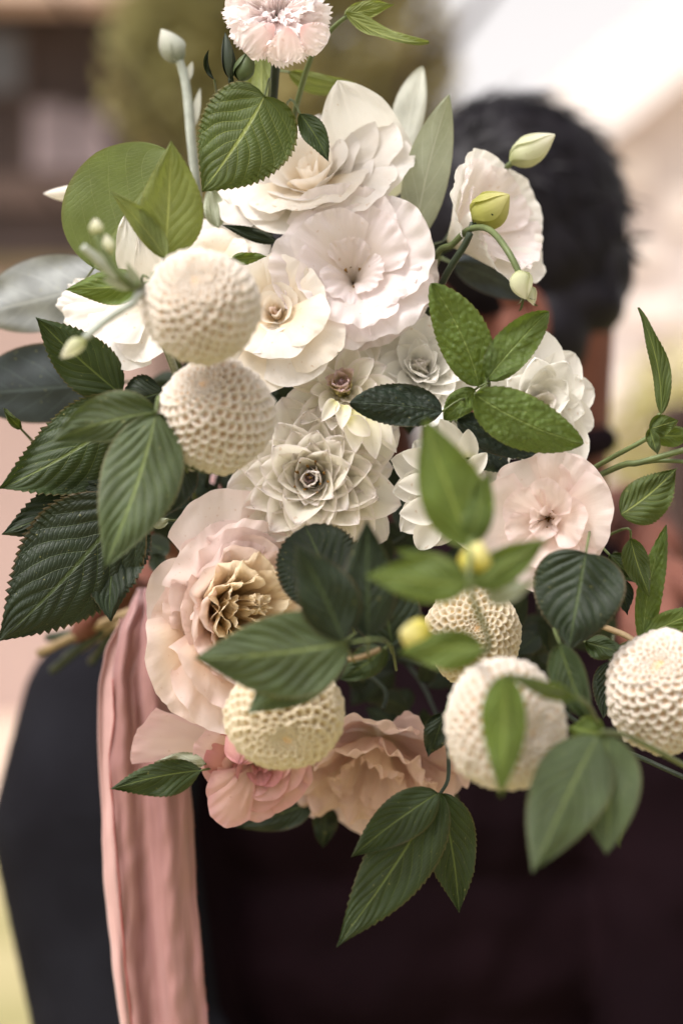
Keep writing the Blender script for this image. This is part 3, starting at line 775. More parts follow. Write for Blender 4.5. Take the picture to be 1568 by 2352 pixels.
for i in range(160):      # tuft over the nape
    base = P(rg.uniform(1270, 1415), rg.uniform(430, 630), 1.60 + rg.uniform(-.04, .04))
    t = Vector((rg.uniform(.0, .25), rg.gauss(0, .2), -1)).normalized(); L = rg.uniform(.02, .04); s_ = Vector((.0022, 0, 0)); k = len(V)
    V += [base - s_ - O1, base + s_ - O1, base + t * L * .5 - s_ * .8 - O1, base + t * L * .5 + s_ * .8 - O1, base + t * L - O1]
    F += [(k, k + 1, k + 3, k + 2), (k + 2, k + 3, k + 4)]
o = link('hair_strands', mesh_from('hair_strands', V, F), hair_m, hp); o['kind'] = 'stuff'

# second person: mostly hidden, arms round the first and holding the bouquet
p2 = empty('person', (P(900, 1500, 2.0).x, 2.0, 0.3), 'person with bare arms, embracing the one in the dark suit, hidden by the flowers', 'person', 'couple embracing behind the flowers')
O2 = p2.location.copy()
h2 = P(800, 640, 1.88)
bm = bmesh.new()
blob(bm, h2, .088, (.85, .95, 1.1)); blob(bm, h2 + Vector((.01, -.02, -.075)), .055, (.9, .95, 1))
blob(bm, h2 + Vector((.01, -.09, -.02)), .013, (.8, 1.2, 1.3)); blob(bm, h2 + Vector((.01, -.08, -.065)), .013, (1.6, .7, .7))
for sg in (-1, 1): blob(bm, h2 + Vector((.01 + sg * .03, -.075, .005)), .014, (1.2, .6, .7)); blob(bm, h2 + Vector((sg * .078, .01, -.01)), .02, (.4, .8, 1.3))
limb(bm, [h2 + Vector((0, .01, -.06)), P(850, 1120, 1.95)], [.05, .055], 8)
blob(bm, P(880, 1400, 2.0), .15, (1.1, .6, 1.1)); blob(bm, P(880, 1800, 2.0), .13, (1.0, .65, 1.4)); blob(bm, P(880, 2350, 2.0), .15, (1.05, .7, 1.3))
wr, = [P(1500, 1270, 1.60)]
limb(bm, [P(1180, 1240, 1.98), P(1290, 1230, 2.05), P(1450, 1195, 1.86), wr], [.05, .044, .036, .028], 9)
kn = [P(1530, 1365, 1.475), P(1500, 1380, 1.478), P(1470, 1388, 1.482), P(1447, 1385, 1.488)]
tp = [(P(1545, 1420, 1.455), P(1548, 1475, 1.45)), (P(1508, 1440, 1.455), P(1506, 1500, 1.45)), (P(1472, 1445, 1.46), P(1466, 1500, 1.452)), (P(1443, 1430, 1.465), P(1436, 1475, 1.46))]
hand(bm, wr, kn, tp, thumb=(P(1585, 1330, 1.49), P(1610, 1400, 1.47)))
w2 = P(330, 1372, 1.33)
limb(bm, [P(560, 1230, 1.98), P(300, 1160, 1.93), P(190, 1230, 1.76), w2], [.05, .045, .042, .028], 9)
kn = [P(286, 1368, 1.235), P(276, 1392, 1.228), P(262, 1412, 1.226), P(246, 1428, 1.23)]
tp = [(P(232, 1380, 1.205), P(196, 1400, 1.22)), (P(222, 1404, 1.2), P(186, 1424, 1.215)), (P(210, 1424, 1.2), P(178, 1446, 1.215)), (P(202, 1440, 1.205), P(176, 1462, 1.22))]
hand(bm, w2, kn, tp, r=.0075, thumb=(P(290, 1345, 1.21), P(230, 1352, 1.205)))
fuse('body', bm, skin_m, p2, 0.0042, 4, O2)
bm = bmesh.new()
blob(bm, P(880, 1420, 2.0), .158, (1.12, .62, 1.1)); blob(bm, P(880, 1800, 2.0), .138, (1.02, .68, 1.4)); blob(bm, P(880, 2350, 2.0), .16, (1.06, .72, 1.3))
limb(bm, [P(1180, 1240, 1.99), P(1250, 1240, 2.03)], [.062, .056], 8); limb(bm, [P(560, 1230, 1.99), P(420, 1200, 1.98)], [.062, .056], 8)
fuse('dress', bm, pinkdress_m, p2, 0.006, 6, O2)
bm = bmesh.new(); blob(bm, h2 + Vector((.0, .025, .02)), .098, (.9, .95, 1.08)); blob(bm, h2 + Vector((.09, .0, -.03)), .06, (.9, .8, 1.4)); blob(bm, h2 + Vector((.12, -.01, -.13)), .05, (.9, .8, 1.3))
fuse('hair', bm, hair_m, p2, 0.006, 5, O2)

# ================================================================ RIBBON
satin, t, out = newmat('pink_satin')
uv = N(t, 'UVMap').outputs[0]; mp = N(t, 'Mapping'); mp.inputs['Scale'].default_value = (1.6, 5, 1); t.links.new(uv, mp.inputs[0])
n1 = noise_(t, mp.outputs[0], 1.0, 4)
mp2 = N(t, 'Mapping'); mp2.inputs['Scale'].default_value = (900, 160, 1); t.links.new(uv, mp2.inputs[0]); n2 = noise_(t, mp2.outputs[0], 1.0, 2)
c = mixc(t, maprange(t, n1, 0.3, 0.7), lin((132, 92, 92)), lin((164, 122, 119)))
c = mixc(t, math_(t, 'MULTIPLY', n2, 0.18), c, lin((180, 120, 116)))
pb = N(t, 'BsdfPrincipled'); pb.inputs['Roughness'].default_value = 0.42; pb.inputs['Sheen Weight'].default_value = 0.25; pb.inputs['Specular IOR Level'].default_value = 0.45
bp = N(t, 'Bump'); bp.inputs['Strength'].default_value = 0.25; bp.inputs['Distance'].default_value = 0.001; t.links.new(math_(t, 'MULTIPLY_ADD', n2, .3, n1), bp.inputs['Height'])
t.links.new(bp.outputs[0], pb.inputs['Normal'])
t.links.new(c, pb.inputs['Base Color']); tb = N(t, 'BsdfTranslucent'); t.links.new(c, tb.inputs[0]); mx = N(t, 'MixShader'); mx.inputs[0].default_value = .12
t.links.new(pb.outputs[0], mx.inputs[1]); t.links.new(tb.outputs[0], mx.inputs[2]); t.links.new(mx.outputs[0], out.inputs[0])
fray_m = plain_mat('frayed_edge', lin((160, 84, 80)), .8, .2, 100)
rb = empty('satin_ribbon', P(330, 1370, 1.12), 'dusty pink satin ribbon with frayed edges hanging down beside the dark sleeve', 'ribbon')
OR = rb.location.copy()
def interp(tab, v):
    for (a, b) in zip(tab, tab[1:]):
        if v <= b[0]:
            k = (v - a[0]) / (b[0] - a[0]); k = k * k * (3 - 2 * k) * .5 + k * .5
            return [lerp(p, q, k) for p, q in zip(a[1:], b[1:])]
    return list(tab[-1][1:])
def cloth(name, tab, fold, nv=90, nu=28, thick=0.0006, mat=None):
    v0, v1 = tab[0][0], tab[-1][0]
    def f(a, t):
        v = lerp(v0, v1, t); l, r_, d = interp(tab, v)
        s = (a + 1) / 2
        dd = d + fold(s, v) * PX(1.1)
        return P(lerp(l, r_, s) + 3 * noise.noise(Vector((v * .012, 3, s * 2))), v, dd) - OR
    o = link(name, grid(name, f, lins(0, 1, nv), lins(-1, 1, nu)), mat or satin, rb)
    sm = o.modifiers.new('thickness', 'SOLIDIFY'); sm.thickness = thick
    return o
def fold_main(s, v):
    k = sstep(1350, 1750, v)
    h = -34 * math.sin(math.pi * s) * (1 - k) - 10 * math.sin(math.pi * s) * k
    h += lerp(26, 17, k) * math.sin(s * lerp(9, 10, k) + v * .0022 + 1.4 * noise.noise(Vector((v * .0018, 1, 0))))
    h += 14 * noise.noise(Vector((s * 6, v * .0026, 4))) + 6 * noise.noise(Vector((s * 13 + v * .006, v * .010, 8))) + 9 * (1 - k * .6) * noise.noise(Vector((s * 5 + v * .012, v * .014, 2)))
    return h
RT = [(1550, 258, 382, 1.10), (1650, 262, 400, 1.10), (1750, 250, 432, 1.10), (1900, 262, 444, 1.10), (2060, 276, 452, 1.10), (2200, 286, 464, 1.10), (2380, 304, 480, 1.10)]
satin_back = plain_mat('pink_satin_reverse', lin((184, 146, 142)), .5, .12, 40, sheen=.2)
cloth('band', [(1352, 318, 340, 1.14), (1390, 300, 372, 1.115), (1450, 275, 384, 1.105), (1550, 258, 382, 1.10), (1650, 262, 400, 1.10), (1750, 250, 432, 1.10), (1900, 262, 444, 1.10), (2060, 276, 452, 1.10), (2200, 286, 464, 1.10), (2380, 304, 480, 1.10)], fold_main)
cloth('band', [(1420, 276, 300, 1.125), (1500, 240, 300, 1.12), (1580, 226, 290, 1.118), (1700, 224, 288, 1.116), (1850, 232, 286, 1.116), (2000, 238, 292, 1.116), (2200, 258, 306, 1.116), (2380, 280, 330, 1.116)],
      lambda s, v: 12 * math.sin(s * 6 + v * .004) + 8 * noise.noise(Vector((s * 5, v * .004, 9))), nu=14, mat=satin_back)
edge = [(v, interp(RT, v)) for v in range(1560, 2380, 30)]
link('raw_edge', tube_mesh('raw_edge', [P(l + 2.5 * noise.noise(Vector((v * .05, 0, 0))), v, d + (fold_main(0, v) - 4) * PX(1.1)) - OR for v, (l, r_, d) in edge], [.00042 + .0003 * noise.noise(Vector((v * .09, 5, 0))) for v, _ in edge], 6, 4), fray_m, rb)
cloth('loop', [(1395, 352, 376, 1.135), (1440, 340, 386, 1.14), (1520, 336, 392, 1.15), (1600, 352, 400, 1.155), (1700, 360, 402, 1.16)],
      lambda s, v: 14 * math.sin(s * 4 + v * .006), nv=40, nu=14)
rg = random.Random(3); V, F = [], []
for i in range(260):
    v = rg.uniform(1560, 2370); l, r_, d = interp([(1550, 258, 382, 1.10), (1650, 262, 400, 1.10), (1750, 250, 432, 1.10), (1900, 262, 444, 1.10), (2060, 276, 452, 1.10), (2200, 286, 464, 1.10), (2380, 304, 480, 1.10)], v)
    side = rg.random() < .6
    b = P(l if side else r_, v, d + (fold_main(0 if side else 1, v)) * PX(1.1)) - OR; sg = -1 if side else 1
    L = rg.uniform(2, 6) * PX(1.1); k = len(V)
    V += [b + Vector((-sg * .001, 0, .0003)), b + Vector((-sg * .001, 0, -.0003)), b + Vector((sg * L, rg.uniform(-.001, .001), rg.uniform(-.001, .001)))]; F.append((k, k + 1, k + 2))
o = link('frayed_threads', mesh_from('frayed_threads', V, F), fray_m, rb); o['kind'] = 'stuff'

# ================================================================ FLOWERS
FT = Vector((0, -1, 0))
# big rose at the top
r = flower('white_rose', 'large open white rose at the top, under the serrated leaf', 'rose', (725, 455, 1.07), (-0.22, -0.72, 0.60))
rose_core(r, ['cream', 'cream', 'white', 'white'], 215, 1.05, 18, seed=2, th0=2, th1=60, L0=.45, L1=.95, ruf=.02, curl=(0, 28))
placed_petal(r, 'dahlia_pure', (900, 455, 1.09), (775, 184, 1.04), 104, 96, bulge=4, fr=4, edge_n=.14, seed=3, prof='mint', re=.2, cup=.15, cols=27, rows=24)
placed_petal(r, 'white', (690, 500, 1.07), (735, 262, 1.09), 66, 60, bulge=-16, fr=4, edge_n=.14, seed=12, prof='mint', cup=.2, cols=27, rows=24)
for (az, L, th, hf, cu, m, of) in ((-172, 250, 78, 34, 20, 'white', -.002), (172, 240, 74, 30, 20, 'white', 0), (-150, 215, 70, 40, 24, 'white', .002), (-5, 275, 80, 30, 22, 'white', -.002), (22, 262, 74, 34, 18, 'white', 0), (48, 235, 66, 38, 20, 'white', .002), (-35, 250, 74, 36, 22, 'white', 0),
                                   (-120, 200, 62, 42, 26, 'cream', .004), (-85, 190, 60, 42, 26, 'cream', .004), (-55, 205, 62, 42, 24, 'cream', .003), (130, 210, 70, 40, 14, 'cream', 0)):
    outer(r, m, az, L, th, hf, 1.05, of, curl=cu, back=.09, rnd_=.2, frill=.015)
stem_of(r, 'stem_dark', [(735, 470, 1.09), (640, 800, 1.16), (480, 1250, 1.17)])
# white ruffled lisianthus in the centre
r = flower('lisianthus', 'ruffled white lisianthus, open wide at the centre of the upper bouquet', 'lisianthus', (812, 662, 1.055), (-0.02, -0.95, 0.24))
LK = dict(rnd_=.12, ruf=.035, rfreq=6, rows=24, cols=45, bow=.6, frill=.05, back=.04)
ring(r, 'petal', 'lisi', 5, 268 * PX(1.0), 70, phase=18, jit=.05, thj=5, variants=5, half=52, curl=6, a0=12, seed=2, **LK)
ring(r, 'petal', 'lisi', 5, 236 * PX(1.0), 52, phase=50, jit=.05, thj=6, variants=5, half=54, curl=22, a0=8, seed=7, **LK)
ring(r, 'petal', 'lisi', 3, 165 * PX(1.0), 30, phase=100, jit=.08, thj=8, variants=3, half=58, curl=26, a0=5, seed=13, **LK)
outer(r, 'lisi', -80, 214, 68, 40, 1.0, -.002, frill=.05, curl=26)
outer(r, 'lisi', -35, 214, 74, 44, 1.0, -.003, frill=.06, curl=20)
outer(r, 'lisi', -125, 150, 52, 40, 1.0, .002, frill=.05, curl=40)
outer(r, 'lisi', -5, 226, 78, 34, 1.0, -.003, frill=.07, curl=14)
for i in range(7):
    a = i * 2.4; o = link('stamen', tube_mesh('stamen', [Vector((0, 0, .004)), Vector((.0035 * math.cos(a), .0035 * math.sin(a), .012)), Vector((.006 * math.cos(a), .006 * math.sin(a), .019))], [.0004, .0004, .0009], 6, 3), M['seed'], r)
stem_of(r, 'stem_dark', [(815, 650, 1.06), (720, 900, 1.13), (500, 1260, 1.16)])
# lisianthus seen from the side at the right
r = flower('lisianthus', 'white lisianthus seen from its side against the dark hair', 'lisianthus', (1022, 560, 1.07), (0.74, -0.56, 0.28))
ring(r, 'petal', 'dahlia_pure', 5, 245 * PX(1.04), 44, phase=10, jit=.05, thj=4, variants=5, half=50, rnd_=.12, ruf=.02, frill=.03, ff=30, rfreq=6, rows=24, cols=45, curl=8, a0=40, seed=22, bow=.5)
ring(r, 'petal', 'lisi', 5, 225 * PX(1.04), 36, phase=46, jit=.05, thj=4, variants=5, half=50, rnd_=.12, ruf=.02, frill=.035, ff=30, rfreq=6, rows=24, cols=45, curl=8, a0=36, seed=27, bow=.5)
for i in range(5):
    me = axial_petal(62 * PX(1.05), 24, a0=50, half=60, flat=.10, rows=10, cols=5, curl=-5); o = link('sepal', me, M['calyx'], r); o.rotation_euler = (0, 0, R(72 * i)); o.location = (0, 0, -.002)
stem_of(r, 'stem', [(1025, 560, 1.07), (960, 600, 1.09), (760, 900, 1.15), (520, 1260, 1.17)], 6, 6)
# cream rose left of centre
r = flower('cream_rose', 'cream rose with a tight heart, right of the upper ball dahlia', 'rose', (640, 735, 1.035), (-0.12, -0.95, 0.25))
rose_core(r, ['peach', 'cream', 'cream', 'white'], 118, 1.0, 17, seed=4, th0=0, th1=54, L0=.62, L1=1.02)
for (az, L, th, hf, cu, m) in ((75, 160, 64, 44, 20, 'cream'), (130, 175, 68, 46, 20, 'cream'), (20, 155, 60, 44, 24, 'cream'), (-110, 225, 78, 42, 22, 'cream'), (-160, 215, 74, 46, 20, 'white'), (-45, 215, 72, 36, 30, 'cream'), (-70, 220, 76, 36, 22, 'white'), (-80, 175, 52, 44, 40, 'white'), (-30, 175, 50, 44, 42, 'cream'), (-130, 165, 50, 44, 38, 'cream')):
    outer(r, m, az, L, th, hf, 1.0, (76 - th) * .00012, curl=cu, back=.10, rnd_=.18)
stem_of(r, 'stem_dark', [(640, 735, 1.035), (600, 900, 1.13), (470, 1260, 1.16)])
# white rose behind the ball dahlia, upper left
r = flower('white_rose', 'white rose half hidden above the upper ball dahlia', 'rose', (500, 640, 1.06), (-0.1, -0.8, 0.6))
for (az, L, th, hf, cu, m) in ((110, 175, 78, 46, 20, 'white'), (60, 150, 72, 44, 26, 'white'), (30, 165, 70, 30, 20, 'white'), (160, 150, 76, 46, 20, 'white'), (90, 120, 55, 50, 30, 'cream'), (20, 110, 50, 50, 30, 'cream'), (150, 110, 50, 50, 30, 'cream')):
    outer(r, m, az, L, th, hf, 1.03, (78 - th) * .0001, curl=cu, back=.10, rnd_=.18)
stem_of(r, 'stem_dark', [(510, 660, 1.06), (490, 900, 1.14), (450, 1260, 1.16)])
# white rose at the far left
r = flower('white_rose', 'white rose with loose petals at the left edge, above the dark serrated leaf', 'rose', (385, 722, 1.035), (-0.42, -0.86, 0.2))
WP = dict(prof='mint', fr=5, edge_n=.16, cols=27, rows=24)
placed_petal(r, 'white', (345, 690, 1.02), (287, 492, 1.02), 48, 52, bulge=4, cup=.3, seed=1, **WP)
placed_petal(r, 'white', (355, 700, 1.01), (318, 535, 1.005), 26, 34, bulge=4, cup=.3, seed=11, **WP)
placed_petal(r, 'white', (370, 700, 1.03), (368, 590, 1.02), 40, 30, bulge=4, cup=.3, seed=6, **WP)
for (az, L, th, hf, cu, m, of, fl) in ((166, 300, 84, 17, 10, 'white', -.006, .05), (-178, 285, 78, 19, 24, 'white', -.003, .03), (-160, 225, 72, 28, 22, 'white', 0, .02), (-128, 190, 70, 40, 24, 'white', .003, .015), (-95, 165, 66, 42, 22, 'white', .004, .015), (-60, 150, 66, 42, 22, 'white', .003, .015), (-140, 150, 50, 42, 30, 'white', .008, .015), (120, 120, 60, 42, 22, 'white', .003, .015)):
    outer(r, m, az, L, th, hf, 1.0, of, curl=cu, back=.10, rnd_=.18, frill=fl)
rose_core(r, ['cream', 'white'], 95, 1.0, 9, seed=9, th0=2, th1=48, L0=.6, L1=1.0)
stem_of(r, 'stem_dark', [(385, 730, 1.03), (420, 930, 1.13), (430, 1260, 1.16)])
# main dahlia
r = flower('white_dahlia', 'fully open white dahlia with pointed petals below the cream rose', 'dahlia', (722, 1100, 1.035), (-0.10, -0.93, 0.02))
dahlia(r, ['dahlia_bud', 'dahlia', 'dahlia', 'dahlia', 'dahlia'], 210, 1.0, [(7, .25, -8), (8, .34, 6), (10, .44, 20), (11, .56, 38), (12, .70, 54), (13, .84, 70), (14, .95, 82), (15, 1.02, 94)], seed=1, flat=.29, cup=.6)
for i in range(16):
    a = i * 2.4; rr = .0022 * math.sqrt(i)
    o = link('stamen', tube_mesh('stamen', [Vector((rr * math.cos(a), rr * math.sin(a), .006)), Vector((rr * 1.2 * math.cos(a), rr * 1.2 * math.sin(a), .016)), Vector((rr * 1.3 * math.cos(a), rr * 1.3 * math.sin(a), .020))], [.0007, .0008, .0003], 6, 3), M['seed'], r)
stem_of(r, 'stem_dark', [(722, 1100, 1.04), (640, 1200, 1.12), (460, 1290, 1.16)])
# half open dahlia above it
r = flower('white_dahlia', 'half-open white dahlia with lilac and yellow florets in its middle', 'dahlia', (790, 905, 1.03), (-0.12, -0.86, 0.42))
dahlia(r, ['dahlia_bud', 'dahlia_bud', 'dahlia_bud', 'dahlia', 'dahlia'], 140, 1.0, [(9, .36, -4), (12, .48, 8), (13, .58, 22), (9, .80, 62), (11, .98, 88)], seed=3, flat=.25, cup=.7)
for (b, t_, a, c_) in (((790, 930, 1.0), (785, 985, .985), 18, 20), ((815, 940, 1.0), (815, 1040, .99), 26, 28), ((840, 940, 1.0), (862, 1055, .995), 27, 27), ((850, 925, 1.01), (900, 1020, 1.0), 24, 28), ((770, 920, 1.0), (738, 968, .985), 18, 17), ((800, 960, .99), (850, 1000, .99), 22, 22), ((850, 950, 1.02), (910, 1040, 1.01), 22, 20)):
    placed_petal(r, 'dahlia', b, t_, a, c_, bulge=10, cup=.7, prof='ovate', cols=9, rows=10)
stem_of(r, 'stem_dark', [(790, 905, 1.03), (700, 1020, 1.12), (480, 1280, 1.16)])
# white dahlia under the lisianthus
r = flower('white_dahlia', 'pure white dahlia tucked below the ruffled lisianthus, left of the mint', 'dahlia', (965, 860, 1.045), (0.0, -0.85, 0.30))
dahlia(r, ['dahlia', 'dahlia_pure', 'dahlia_pure', 'dahlia_pure'], 160, 1.02, [(6, .45, 12), (9, .62, 32), (11, .82, 55), (12, 1.0, 78)], seed=5, flat=.30, cup=.5)
stem_of(r, 'stem_dark', [(965, 860, 1.05), (800, 1050, 1.14), (500, 1290, 1.16)])
# white dahlia to the right of the mint
r = flower('white_dahlia', 'pure white dahlia with broad rounded petals behind the mint, upper right', 'dahlia', (1225, 935, 1.045), (0.25, -0.9, 0.1))
dahlia(r, ['dahlia', 'dahlia_pure', 'dahlia_pure', 'dahlia_pure'], 165, 1.03, [(6, .42, 14), (8, .62, 36), (9, .84, 62), (10, 1.0, 82)], seed=8, flat=.34, cup=.4)
stem_of(r, 'stem_dark', [(1225, 935, 1.05), (900, 1150, 1.15), (520, 1300, 1.17)])
# white dahlia, middle right
r = flower('white_dahlia', 'white dahlia behind the tall blurred leaf, left of the blush lisianthus', 'dahlia', (1045, 1120, 1.025), (0.1, -0.85, 0.2))
dahlia(r, ['dahlia', 'dahlia', 'dahlia_pure', 'dahlia_pure'], 165, 1.01, [(7, .40, 14), (10, .60, 36), (12, .82, 62), (12, 1.0, 84)], seed=12, flat=.29, cup=.55)
for (b, t_, a, c_) in (((990, 1060, 1.0), (922, 1040, .99), 26, 24), ((990, 1110, 1.0), (912, 1112, .985), 28, 26), ((1000, 1170, 1.0), (916, 1180, .985), 34, 34), ((1000, 1200, 1.0), (960, 1262, 1.0), 30, 34), ((1060, 1040, 1.01), (1010, 962, 1.0), 26, 26), ((1075, 1050, 1.0), (1075, 985, .99), 24, 24), ((1080, 1080, 1.0), (1118, 1040, .99), 20, 22)):
    placed_petal(r, 'dahlia_pure', b, t_, a, c_, bulge=10, cup=.55, prof='mint', cols=9, rows=10)
stem_of(r, 'stem_dark', [(1045, 1120, 1.03), (880, 1260, 1.14), (520, 1330, 1.17)])
# blush lisianthus right
r = flower('lisianthus', 'blush lisianthus with an open cup at the right, below the mint', 'lisianthus', (1262, 1188, 1.01), (-0.24, -0.95, -0.08))
ring(r, 'petal', 'blush', 5, 190 * PX(.97), 68, phase=24, jit=.12, thj=10, variants=5, half=48, rnd_=.12, ruf=.04, frill=.025, ff=18, rfreq=6, rows=22, cols=35, curl=8, a0=25, seed=31, bow=.5)
ring(r, 'petal', 'blush', 5, 166 * PX(.97), 44, phase=60, jit=.12, thj=10, variants=5, half=50, rnd_=.12, ruf=.04, frill=.025, ff=18, rfreq=6, rows=22, cols=35, curl=22, a0=15, seed=36, bow=.5)
ring(r, 'petal', 'blush', 3, 112 * PX(.97), 24, phase=10, jit=.1, thj=9, variants=3, half=60, rnd_=.14, ruf=.08, rfreq=7, rows=16, cols=23, curl=18, a0=10, seed=41, bow=.5)
outer(r, 'blush', 8, 200, 62, 42, .97, .004, frill=.025, curl=14)
outer(r, 'blush', -58, 178, 58, 42, .97, .003, frill=.03, curl=20)
outer(r, 'blush', 60, 196, 66, 44, .97, .000, frill=.025, curl=10)
for i in range(6):
    a = i * 2.4; link('stamen', tube_mesh('stamen', [Vector((0, 0, .004)), Vector((.003 * math.cos(a), .003 * math.sin(a), .010)), Vector((.005 * math.cos(a), .005 * math.sin(a), .015))], [.0005, .0005, .0012], 6, 3), M['seed'], r)
stem_of(r, 'stem_dark', [(1270, 1185, 1.01), (1000, 1350, 1.12), (540, 1360, 1.17)])
# peach garden rose
r = flower('garden_rose', 'large peach garden rose with an apricot heart, left of the big blurred leaf', 'rose', (508, 1396, 1.04), (0.52, -0.85, 0.06))
rose_core(r, ['peach_heart', 'peach_heart', 'peach_heart', 'peach'], 225, .97, 44, seed=6, th0=2, th1=36, L0=.9, L1=1.04, ruf=.06, half=(26, 44), frill=.03, curl=(0, 22))
for (az, L, th, hf, cu, m) in ((98, 330, 60, 40, 6, 'blush'), (70, 300, 46, 42, 12, 'blush'), (130, 320, 64, 38, 12, 'blush'), (165, 300, 72, 34, 14, 'blush'), (-165, 290, 72, 34, 18, 'peach'), (-132, 320, 68, 38, 14, 'peach'), (-100, 330, 58, 38, 12, 'blush'), (-75, 310, 50, 38, 14, 'peach'),
                               (84, 285, 38, 46, 30, 'blush'), (118, 290, 48, 46, 26, 'blush'), (150, 275, 56, 42, 24, 'blush'), (-175, 270, 58, 40, 26, 'peach'), (-148, 275, 56, 42, 26, 'peach'), (-114, 285, 46, 44, 24, 'peach'), (-85, 280, 38, 44, 24, 'peach'),
                               (104, 255, 30, 50, 40, 'blush'), (140, 250, 42, 48, 34, 'blush'), (178, 245, 46, 46, 34, 'peach'), (-145, 248, 42, 46, 34, 'peach'), (-108, 255, 32, 48, 30, 'peach')):
    outer(r, m, az + rnd.uniform(-8, 8), L * (1.06 if -135 < az < -95 else .76 if abs(az) > 125 else .94) * rnd.uniform(.90, 1.06), th + rnd.uniform(-7, 5), hf + rnd.uniform(-6, 8), .97, 0, curl=cu + rnd.uniform(-14, 22), back=rnd.uniform(.02, .13), frill=rnd.uniform(.012, .04), ruf=rnd.uniform(.02, .06), rnd_=rnd.uniform(.1, .24), a0=78, bow=.42)
stem_of(r, 'stem_dark', [(590, 1385, 1.03), (560, 1400, 1.08), (430, 1390, 1.16)])
# pink rose low left
r = flower('pink_rose', 'dusty pink rose with swept petals, hanging lowest beside the ribbon', 'rose', (592, 1726, 1.05), (0.06, -0.93, -0.30))
rose_core(r, ['pink_deep', 'pink_deep', 'pink', 'pink'], 150, 1.0, 26, seed=8, th0=2, th1=58, L0=.55, L1=1.05, ruf=.03, half=(60, 52))
for (az, L, th, hf, cu, m, of) in ((-60, 165, 72, 40, 18, 'pink', 0), (-100, 175, 72, 36, 20, 'pink', 0), (-20, 140, 70, 40, 18, 'pink', 0), (40, 130, 70, 44, 18, 'pink', 0), (150, 160, 60, 40, 24, 'pink_deep', .004), (-140, 170, 56, 34, 40, 'pink', .006), (100, 130, 66, 44, 20, 'pink', .002)):
    outer(r, m, az, L, th, hf, 1.0, of, curl=cu, back=.10, rnd_=.18)
PK = dict(prof='petal', fr=4, edge_n=.16, cols=27, rows=24)
outer(r, 'pink_pale', 166, 305, 82, 16, 1.0, -.004, curl=-6, back=.01, frill=.018, rnd_=.05, ruf=.02, a0=80); outer(r, 'pink_pale', 150, 190, 66, 30, 1.0, .004, curl=20, back=.08, frill=.02)
outer(r, 'pink', -128, 190, 58, 30, 1.0, .008, curl=34, back=.14, rnd_=.2)
placed_petal(r, 'pink_deep', (575, 1640, .975), (552, 1755, .968), 38, 44, bulge=12, cup=-.3, seed=6, **PK)
stem_of(r, 'stem_dark', [(625, 1745, 1.06), (600, 1600, 1.13), (440, 1420, 1.17)])
# dusky lisianthus, bottom
r = flower('lisianthus', 'dusky peach lisianthus drooping at the bottom between two ball dahlias', 'lisianthus', (868, 1690, 1.09), (-0.16, -0.66, -0.73))
DK = dict(curl=24, back=.06, frill=.08, ruf=.10, rfreq=7, rnd_=.18, a0=95, bow=.36, ff=20, cols=49, rows=28)
for (az, L, th, hf, of) in ((-60, 255, 46, 44, 0), (-115, 290, 50, 40, 0), (-165, 270, 58, 34, 0), (-15, 250, 60, 36, 0), (30, 230, 60, 46, 0), (90, 240, 52, 50, 0), (150, 240, 54, 50, 0)):
    outer(r, 'dusky', az, L, th, hf, 1.04, of, **DK)
for (az, L, th, hf) in ((-95, 215, 32, 48), (-30, 200, 38, 46), (40, 200, 34, 50), (110, 205, 32, 50), (180, 210, 36, 46), (-140, 235, 40, 40)):
    outer(r, 'dusky', az, L, th, hf, 1.04, .006, **dict(DK, curl=38, frill=.10))
for (az, L, th, hf) in ((-70, 160, 18, 55), (60, 150, 18, 55), (180, 155, 18, 55)):
    outer(r, 'dusky', az, L, th, hf, 1.04, .01, **dict(DK, curl=30, frill=.10))
stem_of(r, 'stem_dark', [(880, 1630, 1.07), (860, 1560, 1.1), (600, 1440, 1.15), (440, 1400, 1.17)])
# carnation
r = flower('carnation', 'pale pink fringed carnation at the very top of the bouquet', 'carnation', (632, 56, 1.01), (0.05, -0.88, 0.35))
cp = []
for j, (n, L, th) in enumerate(((5, 55, 8), (7, 80, 22), (9, 105, 40), (10, 125, 58), (10, 138, 76), (9, 142, 92))):
    ring(r, 'petal', 'carn', n, L * PX(1.0), th, phase=j * 23, jit=.1, thj=10, variants=4, half=34, rnd_=.12, ruf=.13, frill=.06, ff=16, rfreq=7, rows=18, cols=49, curl=14, a0=20, fringe=.15, fteeth=8, seed=50 + j * 5, bow=.5)
for (b, t_, a, c_) in (((630, 55, .985), (560, 118, .985), 40, 44), ((660, 60, .98), (655, 140, .985), 40, 42), ((690, 60, .985), (745, 100, .99), 40, 40)):
    placed_petal(r, 'carn', b, t_, a, c_, bulge=10, prof='fan', teeth=10, tamp=.12, ruf=9, rfreq=12, cup=-.2, cols=21, seed=t_[0])
o = link('calyx', tube_mesh('calyx', [Vector((0, 0, .006)), Vector((0, 0, -.008)), Vector((0, 0, -.026))], [.011, .010, .005], 12), M['calyx'], r)
stem_of(r, 'stem_dark', [(640, 90, 1.02), (628, 220, 1.05), (600, 700, 1.13), (460, 1250, 1.17)], 12, 7)

